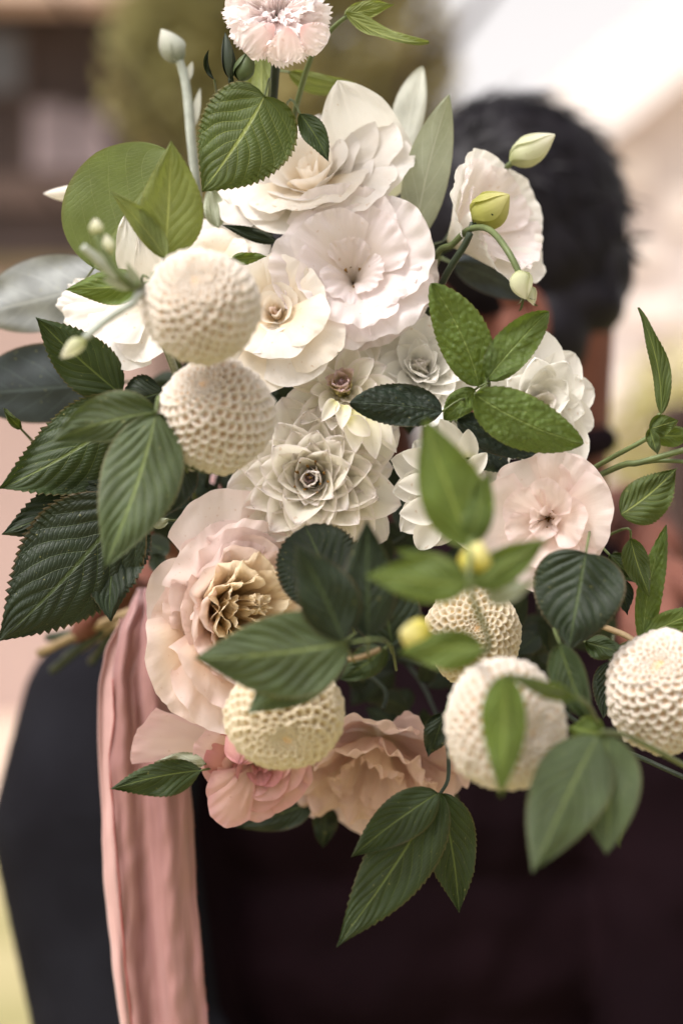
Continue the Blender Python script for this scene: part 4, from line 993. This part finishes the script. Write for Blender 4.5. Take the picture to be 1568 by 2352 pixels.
# ball dahlias ---------------------------------------------------
ball('upper cream ball dahlia at the left, above its twin', (463, 705, .885), 131, 128, (-.08, -.80, .42), seed=1, stem=[(470, 720, .93), (480, 860, 1.1), (450, 1260, 1.16)])
ball('lower of the two stacked ball dahlias at the left', (497, 955, .93), 132, 130, (-.25, -.75, .62), seed=2, stem=[(500, 960, .98), (480, 1080, 1.1), (440, 1270, 1.16)])
ball('yellowish ball dahlia under the big pleated leaf, above the pink rose', (655, 1645, .925), 134, 116, (0.02, -.88, -.38), mat='floret_yellow', seed=3, stem=[(655, 1640, .98), (640, 1600, 1.1), (450, 1400, 1.17)])
ball('shaded ball dahlia behind the bright young leaves, lower right', (1085, 1455, .985), 106, 118, (.05, -.95, .15), mat='floret_yellow', seed=4, stem=[(1080, 1460, 1.02), (1060, 1450, 1.12), (470, 1390, 1.2)])
ball('ball dahlia with one green leaf hanging over its face', (1160, 1665, .87), 133, 150, (.45, -.88, -.05), seed=5, stem=[(1160, 1660, .92), (1150, 1630, 1.06), (1080, 1560, 1.16), (470, 1400, 1.2)])
ball('ball dahlia cut off by the right edge of the picture', (1526, 1590, .935), 131, 140, (-.2, -.75, .62), seed=6, stem=[(1520, 1590, .97), (1490, 1560, 1.08), (1300, 1480, 1.2), (480, 1400, 1.22)])

# ================================================================ LEAVES
S = single_leaf
S('raspberry_leaf', 'large serrated raspberry leaf under the pink carnation', 'leaf', 'rasp', (607, 220, .995), (463, 437, .985), 118, 106, bend=-14, fold=.10, cord=.62, teeth=24, pleat=3.4, bulge=12, stalk=[(620, 190, 1.02), (600, 400, 1.1)])
S('raspberry_leaf', 'small dark leaf at the right of the large serrated one', 'leaf', 'rasp_dark', (690, 262, 1.0), (754, 368, .995), 30, 28, bend=-8, teeth=14, pleat=2, stalk=[(660, 235, 1.02), (620, 400, 1.1)])
sprig('leafy_twig', 'pale green leaf folded along its rib, pointing right at the top', 'leaf', [('young', (795, 30, 1.015), (985, 96, 1.0), 34, 16, dict(bend=34, fold=.5, teeth=20, roll=25)), ('young', (790, 34, 1.02), (905, 6, 1.02), 22, 22, dict(teeth=14))],
      [('stem', [(800, 34, 1.02), (755, 75, 1.03), (700, 170, 1.05), (620, 500, 1.12)], 5, 7)])
S('young_leaf', 'light green leaf arching behind the carnation, blurred', 'leaf', 'young', (665, 165, 1.07), (815, 188, 1.08), 24, 26, bend=32, teeth=0, prof='ovate')
S('sepal_leaf', 'broad pale green leaf directly below the carnation', 'leaf', 'young', (600, 230, 1.06), (600, 125, 1.07), 40, 36, teeth=0, prof='ovate')
S('round_leaf', 'broad round pale green leaf at the left with a bright rim', 'leaf', 'round', (215, 615, 1.03), (395, 352, 1.02), 150, 118, prof='round', teeth=0, bend=-10, fold=-.05, vk='plain', wave=16, rows=30, cols=25, edge_n=.12, curl=10)
sprig('leaf_sprig', 'upright two-lobed yellow-green leaf in front of the round leaf', 'leaf', [('young', (378, 592, .955), (393, 322, .945), 66, 82, dict(bend=4, fold=-.15, teeth=20, tamp=.03, pleat=2.5)), ('young', (380, 592, .95), (252, 437, .94), 24, 34, dict(bend=12, fold=.3, teeth=14, tamp=.03, pleat=1.5))],
      [('stem', [(378, 590, .955), (378, 660, .98), (420, 900, 1.1)], 4, 5)])
S('folded_leaf', 'small two-tone folded leaf left of the upper ball dahlia', 'leaf', 'fresh', (325, 655, .965), (148, 665, .975), 42, 42, fold=.45, teeth=16, tamp=.04, pleat=1.5, stalk=[(360, 670, .97), (430, 900, 1.1)])
S('folded_leaf', 'dark sliver of leaf on top of the upper ball dahlia', 'leaf', 'fresh', (345, 640, .93), (450, 605, .94), 22, 16, fold=.3, teeth=0, stalk=[(330, 660, .95), (420, 900, 1.1)])
S('eucalyptus_leaf', 'smooth grey eucalyptus leaf at the left edge', 'leaf', 'grey', (245, 650, 1.10), (-45, 720, 1.12), 76, 96, prof='round', teeth=0, pleat=0, vk='soft', wave=18, rows=24, cols=19)
S('eucalyptus_leaf', 'dark blue-green rounded leaf below the grey one at left', 'leaf', 'teal', (250, 880, 1.09), (-60, 905, 1.10), 80, 105, prof='round', teeth=0, pleat=0, vk='soft', wave=14, rows=24, cols=19)
S('raspberry_leaf', 'dark serrated leaf with its tip up, beneath the left white rose', 'leaf', 'rasp_dark', (278, 905, 1.02), (82, 728, 1.0), 64, 66, bend=-8, teeth=20, pleat=3)
S('raspberry_leaf', 'short dark leaf left of the lower stacked ball dahlia', 'leaf', 'rasp_deep', (375, 900, 1.02), (268, 930, 1.01), 50, 52, teeth=12, pleat=3)
S('raspberry_leaf', 'wide serrated leaf at the left edge behind the three-part sprig', 'leaf', 'rasp_dark', (318, 930, 1.01), (-4, 1124, .995), 108, 98, bend=-26, teeth=26, pleat=4.2, fold=.15)
sprig('raspberry_sprig', 'soft green three-part leaf sprig beside the lower stacked ball dahlia', 'leaf sprig', [
    ('rasp_soft', (356, 946, .915), (118, 1014, .905), 50, 66, dict(bend=18, teeth=18, tamp=.03, pleat=4, fold=.15)),
    ('rasp_soft', (358, 950, .91), (236, 1306, .895), 96, 92, dict(bend=-22, teeth=22, tamp=.03, pleat=5, fold=.2, bulge=20)),
    ('rasp_soft', (362, 950, .915), (472, 1092, .925), 44, 46, dict(bend=4, teeth=16, tamp=.03, pleat=3, fold=.2))],
    [('stem', [(358, 946, .912), (378, 925, .95), (450, 1150, 1.1)], 5, 6)])
sprig('raspberry_sprig', 'big dark pleated leaf with three lobes at the lower left', 'leaf sprig', [
    ('rasp_deep', (300, 1150, 1.0), (-6, 1478, .985), 128, 142, dict(bend=-22, teeth=28, pleat=4.6, fold=.12, tamp=.08)),
    ('rasp_deep', (280, 1140, 1.01), (4, 1226, .995), 74, 74, dict(bend=12, teeth=20, pleat=3.6, fold=.12, tamp=.08)),
    ('rasp_deep', (300, 1150, 1.01), (252, 1426, .995), 78, 92, dict(bend=30, teeth=22, pleat=3.8, fold=.12, tamp=.08))],
    [('stem_dark', [(300, 1150, 1.0), (345, 1150, 1.05), (430, 1290, 1.15)], 4, 6)])
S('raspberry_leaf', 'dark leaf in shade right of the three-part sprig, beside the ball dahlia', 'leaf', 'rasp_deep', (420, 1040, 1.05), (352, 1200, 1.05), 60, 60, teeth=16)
S('withered_leaf', 'small curled grey-brown leaf left of the peach rose', 'leaf', 'sage', (385, 1195, 1.02), (342, 1195, 1.01), 14, 18, teeth=8, bend=-12, prof='ovate')
S('small_leaf', 'tiny reddish leaf tip at the left edge under the dark round leaf', 'leaf', 'rasp', (48, 985, 1.03), (10, 945, 1.02), 12, 12, teeth=8)
# mint
def mintk(**k): d = dict(prof='mint', vk='mint', teeth=16, pleat=1.3, tamp=.05, fold=.1); d.update(k); return d
S('mint_leaf', 'bright upright mint leaf with puckered surface, right of the white lisianthus', 'leaf', 'mint', (1100, 888, .985), (990, 650, .975), 58, 62, stalk=[(1110, 905, 1.0), (900, 1150, 1.14)], **mintk(bend=26))
S('mint_leaf', 'bright mint leaf pointing up right below the ear', 'leaf', 'mint', (1118, 872, .98), (1260, 716, .985), 48, 46, stalk=[(1105, 900, 1.0), (900, 1150, 1.14)], **mintk(bend=-10, fold=-.2))
S('mint_leaf', 'large mint leaf pointing down right over the white dahlia', 'leaf', 'mint', (1090, 905, .96), (1342, 1020, .965), 62, 66, stalk=[(1105, 905, 1.0), (900, 1150, 1.14)], **mintk(bend=24, fold=.25, bulge=10))
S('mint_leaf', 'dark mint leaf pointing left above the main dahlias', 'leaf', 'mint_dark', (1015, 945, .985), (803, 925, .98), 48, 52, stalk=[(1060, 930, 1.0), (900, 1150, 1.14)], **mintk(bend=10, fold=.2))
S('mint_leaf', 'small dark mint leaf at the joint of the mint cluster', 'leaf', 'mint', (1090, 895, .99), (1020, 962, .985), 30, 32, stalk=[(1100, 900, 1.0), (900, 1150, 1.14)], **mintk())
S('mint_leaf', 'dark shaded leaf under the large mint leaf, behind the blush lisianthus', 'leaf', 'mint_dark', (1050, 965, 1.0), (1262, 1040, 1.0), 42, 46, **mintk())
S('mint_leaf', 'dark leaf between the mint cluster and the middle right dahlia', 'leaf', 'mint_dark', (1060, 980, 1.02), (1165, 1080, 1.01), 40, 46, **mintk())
# blurred leaves in front
NB = dict(teeth=16, tamp=.025, pleat=3.5, fold=.18)
sprig('young_twig', 'blurred bright twig of young leaves in front of the blush lisianthus', 'leaf sprig', [
    ('fresh', (1082, 1255, .80), (975, 955, .80), 70, 84, dict(NB, bend=-12)), ('fresh', (1080, 1250, .80), (1125, 1075, .80), 36, 36, dict(NB)),
    ('fresh', (1085, 1345, .78), (1262, 1236, .79), 44, 44, dict(NB)), ('fresh', (1075, 1345, .775), (838, 1322, .785), 50, 58, dict(NB, bulge=10)),
    ('fresh', (1110, 1490, .785), (915, 1500, .79), 54, 42, dict(NB, bend=14)), ('sage', (1115, 1370, .79), (1232, 1332, .80), 20, 32, dict(NB, fold=.4)),
    ('fresh', (1060, 1310, .785), (905, 1262, .80), 22, 22, dict(NB))],
    [('stem', [(1082, 1240, .79), (1078, 1350, .775), (1110, 1500, .83), (900, 1420, 1.1)], 7, 7)])
for (lb, pos, axs, L, Wd) in (('yellow bud among the blurred young leaves, upper', (1080, 1320, .79), (0.25, -.4, .88), 88, 34), ('yellow bud beside the blurred young leaf, lower left', (985, 1465, .80), (-.85, -.5, .2), 80, 34)):
    r = empty('flower_bud', P(*pos), lb, 'bud')
    bud(r, 'bud_yellow', pos, axs, L, Wd, pos[2], 5, seed=1)
    for i in range(4):
        me = axial_petal(30 * PX(.8), 14, a0=70, flat=.3, rows=8, cols=5); o = link('sepal', me, M['calyx'], r); o.rotation_mode = 'QUATERNION'; o.rotation_quaternion = Vector(axs).to_track_quat('Z', 'Y') @ Quaternion((0, 0, 1), i * 1.57)
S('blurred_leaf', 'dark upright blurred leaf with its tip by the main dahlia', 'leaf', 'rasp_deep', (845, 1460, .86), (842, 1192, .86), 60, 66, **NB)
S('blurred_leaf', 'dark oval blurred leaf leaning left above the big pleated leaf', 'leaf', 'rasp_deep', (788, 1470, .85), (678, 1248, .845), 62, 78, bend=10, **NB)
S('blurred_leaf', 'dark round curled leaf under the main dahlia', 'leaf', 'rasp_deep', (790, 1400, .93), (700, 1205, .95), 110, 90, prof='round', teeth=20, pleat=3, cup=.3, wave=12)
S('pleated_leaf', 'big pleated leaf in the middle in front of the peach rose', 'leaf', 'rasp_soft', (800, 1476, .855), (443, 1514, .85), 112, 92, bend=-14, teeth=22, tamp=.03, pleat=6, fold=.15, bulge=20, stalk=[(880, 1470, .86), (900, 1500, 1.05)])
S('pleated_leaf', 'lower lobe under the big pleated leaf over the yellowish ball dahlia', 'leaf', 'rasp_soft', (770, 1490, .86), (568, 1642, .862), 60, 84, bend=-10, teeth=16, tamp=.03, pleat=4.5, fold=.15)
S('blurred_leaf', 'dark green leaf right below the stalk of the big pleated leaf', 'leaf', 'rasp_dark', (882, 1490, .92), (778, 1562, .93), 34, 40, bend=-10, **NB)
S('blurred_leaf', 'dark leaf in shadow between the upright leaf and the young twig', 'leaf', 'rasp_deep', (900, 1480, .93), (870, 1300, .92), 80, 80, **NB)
# leaf over ball
sprig('drooping_twig', 'green leaf hanging over the face of a ball dahlia, with its twig', 'leaf sprig', [
    ('fresh', (1158, 1548, .79), (1150, 1830, .785), 50, 56, dict(NB, bend=-8)), ('fresh', (1330, 1605, .82), (1165, 1548, .79), 22, 20, dict(NB, fold=.4, bend=-8))],
    [('stem', [(1162, 1548, .79), (1250, 1585, .80), (1340, 1610, .84), (1380, 1680, .90)], 4, 5)])
sprig('leaf_sprig', 'large blurred drooping leaf sprig at the lower right below the ball dahlias', 'leaf sprig', [
    ('rasp_soft', (1372, 1690, .83), (1224, 2004, .80), 90, 92, dict(NB, bend=8, pleat=3)), ('rasp_soft', (1390, 1690, .835), (1392, 1965, .82), 74, 92, dict(NB, pleat=3, bend=-14)),
    ('fresh', (1388, 1688, .88), (1296, 1668, .89), 38, 36, dict(NB)), ('rasp', (1395, 1700, .90), (1425, 1950, .90), 50, 52, dict(NB, pleat=2))],
    [('stem', [(1380, 1682, .835), (1450, 1695, .86), (1600, 1775, .93)], 6, 7)])
S('heart_leaf', 'dark heart-shaped leaf under the blush lisianthus', 'leaf', 'rasp_deep', (1345, 1270, .93), (1305, 1492, .92), 104, 112, teeth=22, tamp=.03, pleat=4.5, cord=.3, fold=.18)
S('blurred_leaf', 'dark green narrow leaf between two ball dahlias at the right', 'leaf', 'rasp_dark', (1285, 1478, .90), (1362, 1668, .89), 38, 48, bend=12, **NB)
S('small_leaf', 'short dark leaf beside the brown stem at the right', 'leaf', 'rasp_dark', (1345, 1475, .97), (1432, 1500, .96), 26, 32, teeth=12, pleat=2)
S('serrated_leaf', 'dark serrated leaf in shade left of the right-edge ball dahlia', 'leaf', 'rasp_deep', (1400, 1520, 1.02), (1385, 1650, 1.01), 34, 34, teeth=14)
# bottom sprig
sprig('raspberry_sprig', 'dark three-part leaf sprig hanging lowest in front of the suit', 'leaf sprig', [
    ('rasp_dark', (1010, 1822, .975), (772, 2176, .955), 82, 76, dict(bend=-14, teeth=24, pleat=3.5, tamp=.05)), ('rasp_dark', (1012, 1822, .985), (1055, 2098, .985), 62, 66, dict(bend=-12, teeth=22, pleat=3, tamp=.05)),
    ('rasp_dark', (1005, 1822, .97), (806, 1970, .96), 56, 52, dict(bend=10, teeth=18, pleat=3, tamp=.04))],
    [('stem_dark', [(1010, 1825, .98), (1030, 1775, 1.0), (1010, 1660, 1.1), (900, 1500, 1.19), (600, 1430, 1.2)], 4, 6)])
S('serrated_leaf', 'dark green pointed leaf crossing the pink ribbon under the pink rose', 'leaf', 'rasp_dark', (462, 1770, 1.02), (256, 1814, 1.0), 50, 34, bend=14, teeth=18, pleat=2, fold=.2)
S('serrated_leaf', 'greyish underside of a leaf beneath the long pink petal', 'leaf', 'sage', (470, 1755, 1.025), (352, 1752, 1.015), 16, 26, teeth=14, pleat=1)
S('serrated_leaf', 'grey-green serrated leaf edge beneath the pink rose', 'leaf', 'rasp_deep', (720, 1845, 1.10), (540, 1902, 1.10), 40, 40, teeth=20, pleat=2)
S('serrated_leaf', 'dark leaf tip pointing down below the dusky lisianthus', 'leaf', 'rasp_deep', (750, 1850, 1.11), (740, 1950, 1.11), 30, 30, teeth=12, pleat=2)
S('serrated_leaf', 'dark leaf right of the dusky lisianthus, above the hanging sprig', 'leaf', 'rasp_deep', (1020, 1640, 1.03), (985, 1740, 1.03), 34, 34, teeth=12, pleat=2)
S('serrated_leaf', 'thin dark serrated leaf between the top rose and the lisianthus', 'leaf', 'rasp_deep', (635, 555, 1.035), (508, 515, 1.03), 16, 16, teeth=14, pleat=1)
S('serrated_leaf', 'small green leaf wedge under the thin dark leaf', 'leaf', 'fresh', (530, 595, 1.01), (612, 588, 1.01), 14, 16, teeth=8, pleat=1)
S('sage_leaf', 'grey-green leaf edge at the left of the large white rose', 'leaf', 'sage', (500, 520, 1.06), (482, 425, 1.06), 26, 26, teeth=0, prof='ovate')
S('dark_leaf', 'dark grey leaf in the gap under the cream rose', 'leaf', 'rasp_deep', (740, 800, 1.06), (790, 745, 1.05), 30, 30, teeth=10, pleat=2)
# velvety leaves near the hair
S('velvet_leaf', 'pale velvety leaf standing upright behind the white rose', 'leaf', 'velvet', (930, 345, 1.10), (970, 152, 1.10), 42, 34, prof='mint', bend=-12, teeth=0, pleat=0, vk='soft', wave=8)
S('velvet_leaf', 'pale pointed velvety leaf with a green lower half beside the side-on lisianthus', 'leaf', 'sage', (950, 555, 1.06), (1032, 215, 1.05), 52, 60, bend=-16, teeth=0, pleat=0, vk='soft', prof='ovate', wave=8, fold=.2, roll=-20)
S('teal_leaf', 'dark blue-green leaf below the side-on lisianthus', 'leaf', 'teal', (1040, 605, 1.12), (1215, 690, 1.15), 44, 40, teeth=0, pleat=0, vk='soft', prof='ovate', bend=-20)
S('dark_leaf', 'thin dark leaf under the base of the side-on lisianthus', 'leaf', 'stem_dark', (960, 590, 1.06), (1075, 545, 1.07), 12, 16, teeth=0, pleat=0, prof='ovate')
# right-hand twig
sprig('raspberry_twig', 'green twig with serrated leaves reaching to the right edge', 'leaf sprig', [
    ('rasp', (1516, 952, 1.0), (1464, 706, 1.005), 22, 26, dict(bend=34, fold=.45, roll=20, teeth=20, pleat=2)),
    ('rasp', (1492, 985, .99), (1556, 965, .985), 26, 26, dict(teeth=12, pleat=2, fold=.3)), ('rasp', (1492, 985, .985), (1508, 1042, .98), 16, 16, dict(teeth=10, pleat=2, fold=.3)),
    ('fresh', (1500, 1000, 1.0), (1610, 1002, 1.01), 24, 26, dict(teeth=14, pleat=1.5)),
    ('rasp', (1425, 1182, .985), (1556, 1074, .99), 46, 60, dict(bend=10, teeth=20, pleat=3, fold=.1))],
    [('stem', [(1514, 950, 1.0), (1496, 998, 1.0), (1385, 1062, 1.02), (1150, 1200, 1.12)], 5, 6), ('stem', [(1600, 1025, .99), (1470, 1062, 1.0), (1400, 1080, 1.02), (1150, 1210, 1.12)], 7, 7), ('stem', [(1600, 1062, .99), (1520, 1058, 1.0), (1470, 1064, 1.0)], 5, 5)])
S('raspberry_leaf', 'small drooping leaf with deep ribs right of the blush lisianthus', 'leaf', 'rasp', (1448, 1238, 1.0), (1492, 1366, .99), 30, 32, bend=8, teeth=18, pleat=3, stalk=[(1430, 1215, 1.0), (1300, 1280, 1.1)])
S('raspberry_leaf', 'dark small leaf under the right rim of the blush lisianthus', 'leaf', 'rasp_dark', (1400, 1275, 1.02), (1462, 1338, 1.015), 28, 24, teeth=16, pleat=2.5)
S('mint_leaf', 'long narrow curled leaf standing at the right edge', 'leaf', 'mint', (1475, 1480, 1.0), (1530, 1204, 1.01), 26, 34, bend=-22, prof='ovate', vk='mint', teeth=16, pleat=2, fold=.3)
S('mint_leaf', 'bright leaf entering from the right edge above the ball dahlia', 'leaf', 'fresh', (1480, 1458, 1.0), (1610, 1400, 1.0), 30, 28, prof='mint', vk='mint', teeth=12, pleat=2, fold=.2)
S('withered_leaf', 'small curled dark leaf right of the heart-shaped one', 'leaf', 'rasp_deep', (1425, 1330, 1.01), (1442, 1412, 1.01), 22, 22, teeth=8, wave=14)
# bare stems
def twig(name, label, mat, pts, r0, r1, cat='stem'):
    pp = [P(*q) for q in pts]
    me, B = stalk_mesh(pp, r0 * PX(pts[0][2]), r1 * PX(pts[-1][2])); return tag(link(name, me, M[mat], None, B), label, cat)
twig('bare_twig', 'brownish bare stem running to the right-edge ball dahlia', 'stem_brown', [(1478, 1492, .97), (1440, 1462, .98), (1380, 1438, 1.0), (1280, 1400, 1.08)], 7, 7)
twig('bare_twig', 'thin dark stem crossing in the shadow at the lower right', 'stem_dark', [(1600, 1800, .98), (1480, 1745, 1.0), (1380, 1700, 1.04), (1200, 1560, 1.1)], 6, 6)
twig('bare_twig', 'pale cut stem piece right of the big pleated leaf', 'stem_brown', [(800, 1515, .9), (835, 1508, .9), (870, 1492, .91)], 6, 6)
# buds by the hair
r = empty('lisianthus_bud', P(1085, 515, 1.02), 'green lisianthus bud on a dark stem in front of the side-on lisianthus', 'bud')
bud(r, 'bud_green', (1088, 508, 1.02), (.72, -.45, .5), 105, 40, 1.02, 5)
for i in range(5):
    me = axial_petal((60 + 22 * (i % 2)) * PX(1.02), 16, a0=70, flat=.07, rows=12, cols=5, curl=28); o = link('sepal', me, M['calyx_dark'], r); o.rotation_mode = 'QUATERNION'
    o.rotation_quaternion = Vector((.72, -.45, .5)).to_track_quat('Z', 'Y') @ Quaternion((0, 0, 1), i * 1.256)
stem_of(r, 'stem_dark', [(1086, 512, 1.02), (1068, 560, 1.02), (1012, 655, 1.04), (900, 900, 1.13)], 8, 8)
r = empty('lisianthus_bud', P(1200, 640, .98), 'pale drooping bud hanging from an arched stem by the ear', 'bud')
bud(r, 'bud_white', (1190, 622, .975), (.20, -.3, -.93), 72, 26, .975, 4); bud(r, 'bud_white', (1212, 655, .975), (.25, -.2, -.95), 50, 14, .975, 3)
for i in range(4):
    me = axial_petal(40 * PX(.98), 40, a0=70, flat=.09, rows=10, cols=5, curl=40); o = link('sepal', me, M['calyx'], r, (P(1205, 680, .975) - r.location)); o.rotation_mode = 'QUATERNION'
    o.rotation_quaternion = Vector((.2, -.3, -.93)).to_track_quat('Z', 'Y') @ Quaternion((0, 0, 1), i * 1.57)
stem_of(r, 'stem', [(1192, 628, .975), (1165, 575, .98), (1125, 528, 1.0), (1080, 525, 1.02), (1040, 560, 1.03), (990, 610, 1.05), (900, 900, 1.13)], 8, 7)
r = empty('lisianthus_bud', P(1185, 355, 1.06), 'pale green bud pointing up right above the side-on lisianthus', 'bud')
bud(r, 'bud_white', (1172, 372, 1.06), (.84, -.2, .5), 118, 32, 1.06, 5)
for i in range(4):
    me = axial_petal(58 * PX(1.06), 20, a0=70, flat=.10, rows=10, cols=5, curl=30); o = link('sepal', me, M['calyx'], r, P(1172, 372, 1.06) - r.location); o.rotation_mode = 'QUATERNION'
    o.rotation_quaternion = Vector((.84, -.2, .5)).to_track_quat('Z', 'Y') @ Quaternion((0, 0, 1), .6 + i * 1.57)
stem_of(r, 'stem', [(1174, 374, 1.06), (1120, 430, 1.09), (1000, 600, 1.12), (900, 900, 1.15)], 7, 7)
# carnation buds
for (lb, pos, axs, L, Wd, tall) in (('slim dark green carnation bud at the left under the carnation', (530, 180, 1.0), (-.12, -.1, 1), 105, 15, 1), ('thicker green carnation bud under the carnation, right of the slim one', (552, 185, 1.0), (.3, -.15, .95), 70, 24, 0)):
    r = empty('carnation_bud', P(*pos), lb, 'bud'); bud(r, 'calyx_dark' if tall else 'calyx', pos, axs, L, Wd, 1.0, 4)
    stem_of(r, 'stem_dark', [pos, (pos[0] + 12, 300, 1.05), (560, 700, 1.13)], 7, 6)
S('curled_leaf', 'thin dark curled leaf left of the carnation buds', 'leaf', 'rasp_deep', (492, 182, 1.0), (480, 112, 1.0), 6, 7, bend=-26, prof='lance', teeth=0, pleat=0)
r = empty('pale_bud', P(395, 120, 1.09), 'pale fuzzy bud on a downy grey stem, blurred at the upper left', 'bud')
bud(r, 'bud_fuzzy', (415, 142, 1.09), (-.5, 0, .85), 88, 27, 1.09, 4)
stem_of(r, 'stem_pale', [(412, 138, 1.09), (428, 200, 1.09), (440, 330, 1.09), (455, 480, 1.1), (470, 700, 1.14)], 10, 12)
for (b, t_) in (((425, 190, 1.09), (442, 140, 1.09)), ((440, 300, 1.09), (460, 200, 1.09))):
    me, B = surf(b, t_, 10, 10, prof='lance', cols=7); link('bract', me, M['velvet'], r, B - r.location)
r = empty('white_bud', P(185, 440, 1.07), 'small white petal tip poking out left of the round leaf', 'bud')
bud(r, 'white', (205, 446, 1.08), (-1, 0, .02), 105, 17, 1.08, 4); stem_of(r, 'stem', [(200, 446, 1.08), (300, 560, 1.1), (420, 900, 1.14)], 5, 6)
# hairy blurred sprigs near the upper ball dahlia
r = empty('bud_sprig', P(300, 650, .87), 'blurred pale bud sprig in front of the round leaf', 'bud')
bud(r, 'bud_white', (222, 540, .865), (-.1, 0, 1), 40, 15, .865, 3); bud(r, 'bud_white', (255, 585, .865), (-.3, 0, 1), 50, 14, .865, 3)
stem_of(r, 'stem', [(222, 538, .865), (250, 600, .865), (300, 655, .87), (335, 680, .90), (420, 900, 1.1)], 8, 9); stem_of(r, 'stem_pale', [(190, 565, .86), (240, 610, .865), (290, 640, .87)], 9, 9)
for (b, t_) in (((270, 640, .865), (192, 560, .86)), ((310, 660, .87), (235, 640, .865)), ((330, 690, .88), (290, 600, .87))):
    me, B = surf(b, t_, 14, 14, prof='lance', cols=7, fold=.3); link('bract', me, M['sage'], r, B - r.location)
r = empty('bud_sprig', P(290, 705, .87), 'blurred grey bud sprig hanging over the left white rose', 'bud')
bud(r, 'bud_white', (195, 778, .86), (-.75, 0, -.6), 70, 17, .86, 3)
stem_of(r, 'stem_pale', [(195, 776, .86), (240, 738, .865), (300, 700, .87), (340, 690, .9), (420, 900, 1.1)], 9, 8)

# stem ends below the binding
tips = [(90, 1500), (120, 1540), (150, 1510), (185, 1490), (210, 1520), (235, 1470), (165, 1455), (110, 1465)]
r = empty('stem_bundle', P(300, 1410, 1.18), 'blurred cut green stem ends below the dark pleated leaf', 'stems')
for i, (u, v) in enumerate(tips):
    pp = [P(460, 1380 + 6 * i, 1.16 + .006 * (i % 3)), P(300, 1405 + 4 * i, 1.18 + .006 * (i % 3)), P(u, v, 1.24 + .01 * (i % 3))]
    me, B = stalk_mesh(pp, .0026, .0030); link('stem', me, M['stem_dark' if i % 3 else 'stem_brown'], r, B - r.location)
# dark foliage in the heart of the bouquet
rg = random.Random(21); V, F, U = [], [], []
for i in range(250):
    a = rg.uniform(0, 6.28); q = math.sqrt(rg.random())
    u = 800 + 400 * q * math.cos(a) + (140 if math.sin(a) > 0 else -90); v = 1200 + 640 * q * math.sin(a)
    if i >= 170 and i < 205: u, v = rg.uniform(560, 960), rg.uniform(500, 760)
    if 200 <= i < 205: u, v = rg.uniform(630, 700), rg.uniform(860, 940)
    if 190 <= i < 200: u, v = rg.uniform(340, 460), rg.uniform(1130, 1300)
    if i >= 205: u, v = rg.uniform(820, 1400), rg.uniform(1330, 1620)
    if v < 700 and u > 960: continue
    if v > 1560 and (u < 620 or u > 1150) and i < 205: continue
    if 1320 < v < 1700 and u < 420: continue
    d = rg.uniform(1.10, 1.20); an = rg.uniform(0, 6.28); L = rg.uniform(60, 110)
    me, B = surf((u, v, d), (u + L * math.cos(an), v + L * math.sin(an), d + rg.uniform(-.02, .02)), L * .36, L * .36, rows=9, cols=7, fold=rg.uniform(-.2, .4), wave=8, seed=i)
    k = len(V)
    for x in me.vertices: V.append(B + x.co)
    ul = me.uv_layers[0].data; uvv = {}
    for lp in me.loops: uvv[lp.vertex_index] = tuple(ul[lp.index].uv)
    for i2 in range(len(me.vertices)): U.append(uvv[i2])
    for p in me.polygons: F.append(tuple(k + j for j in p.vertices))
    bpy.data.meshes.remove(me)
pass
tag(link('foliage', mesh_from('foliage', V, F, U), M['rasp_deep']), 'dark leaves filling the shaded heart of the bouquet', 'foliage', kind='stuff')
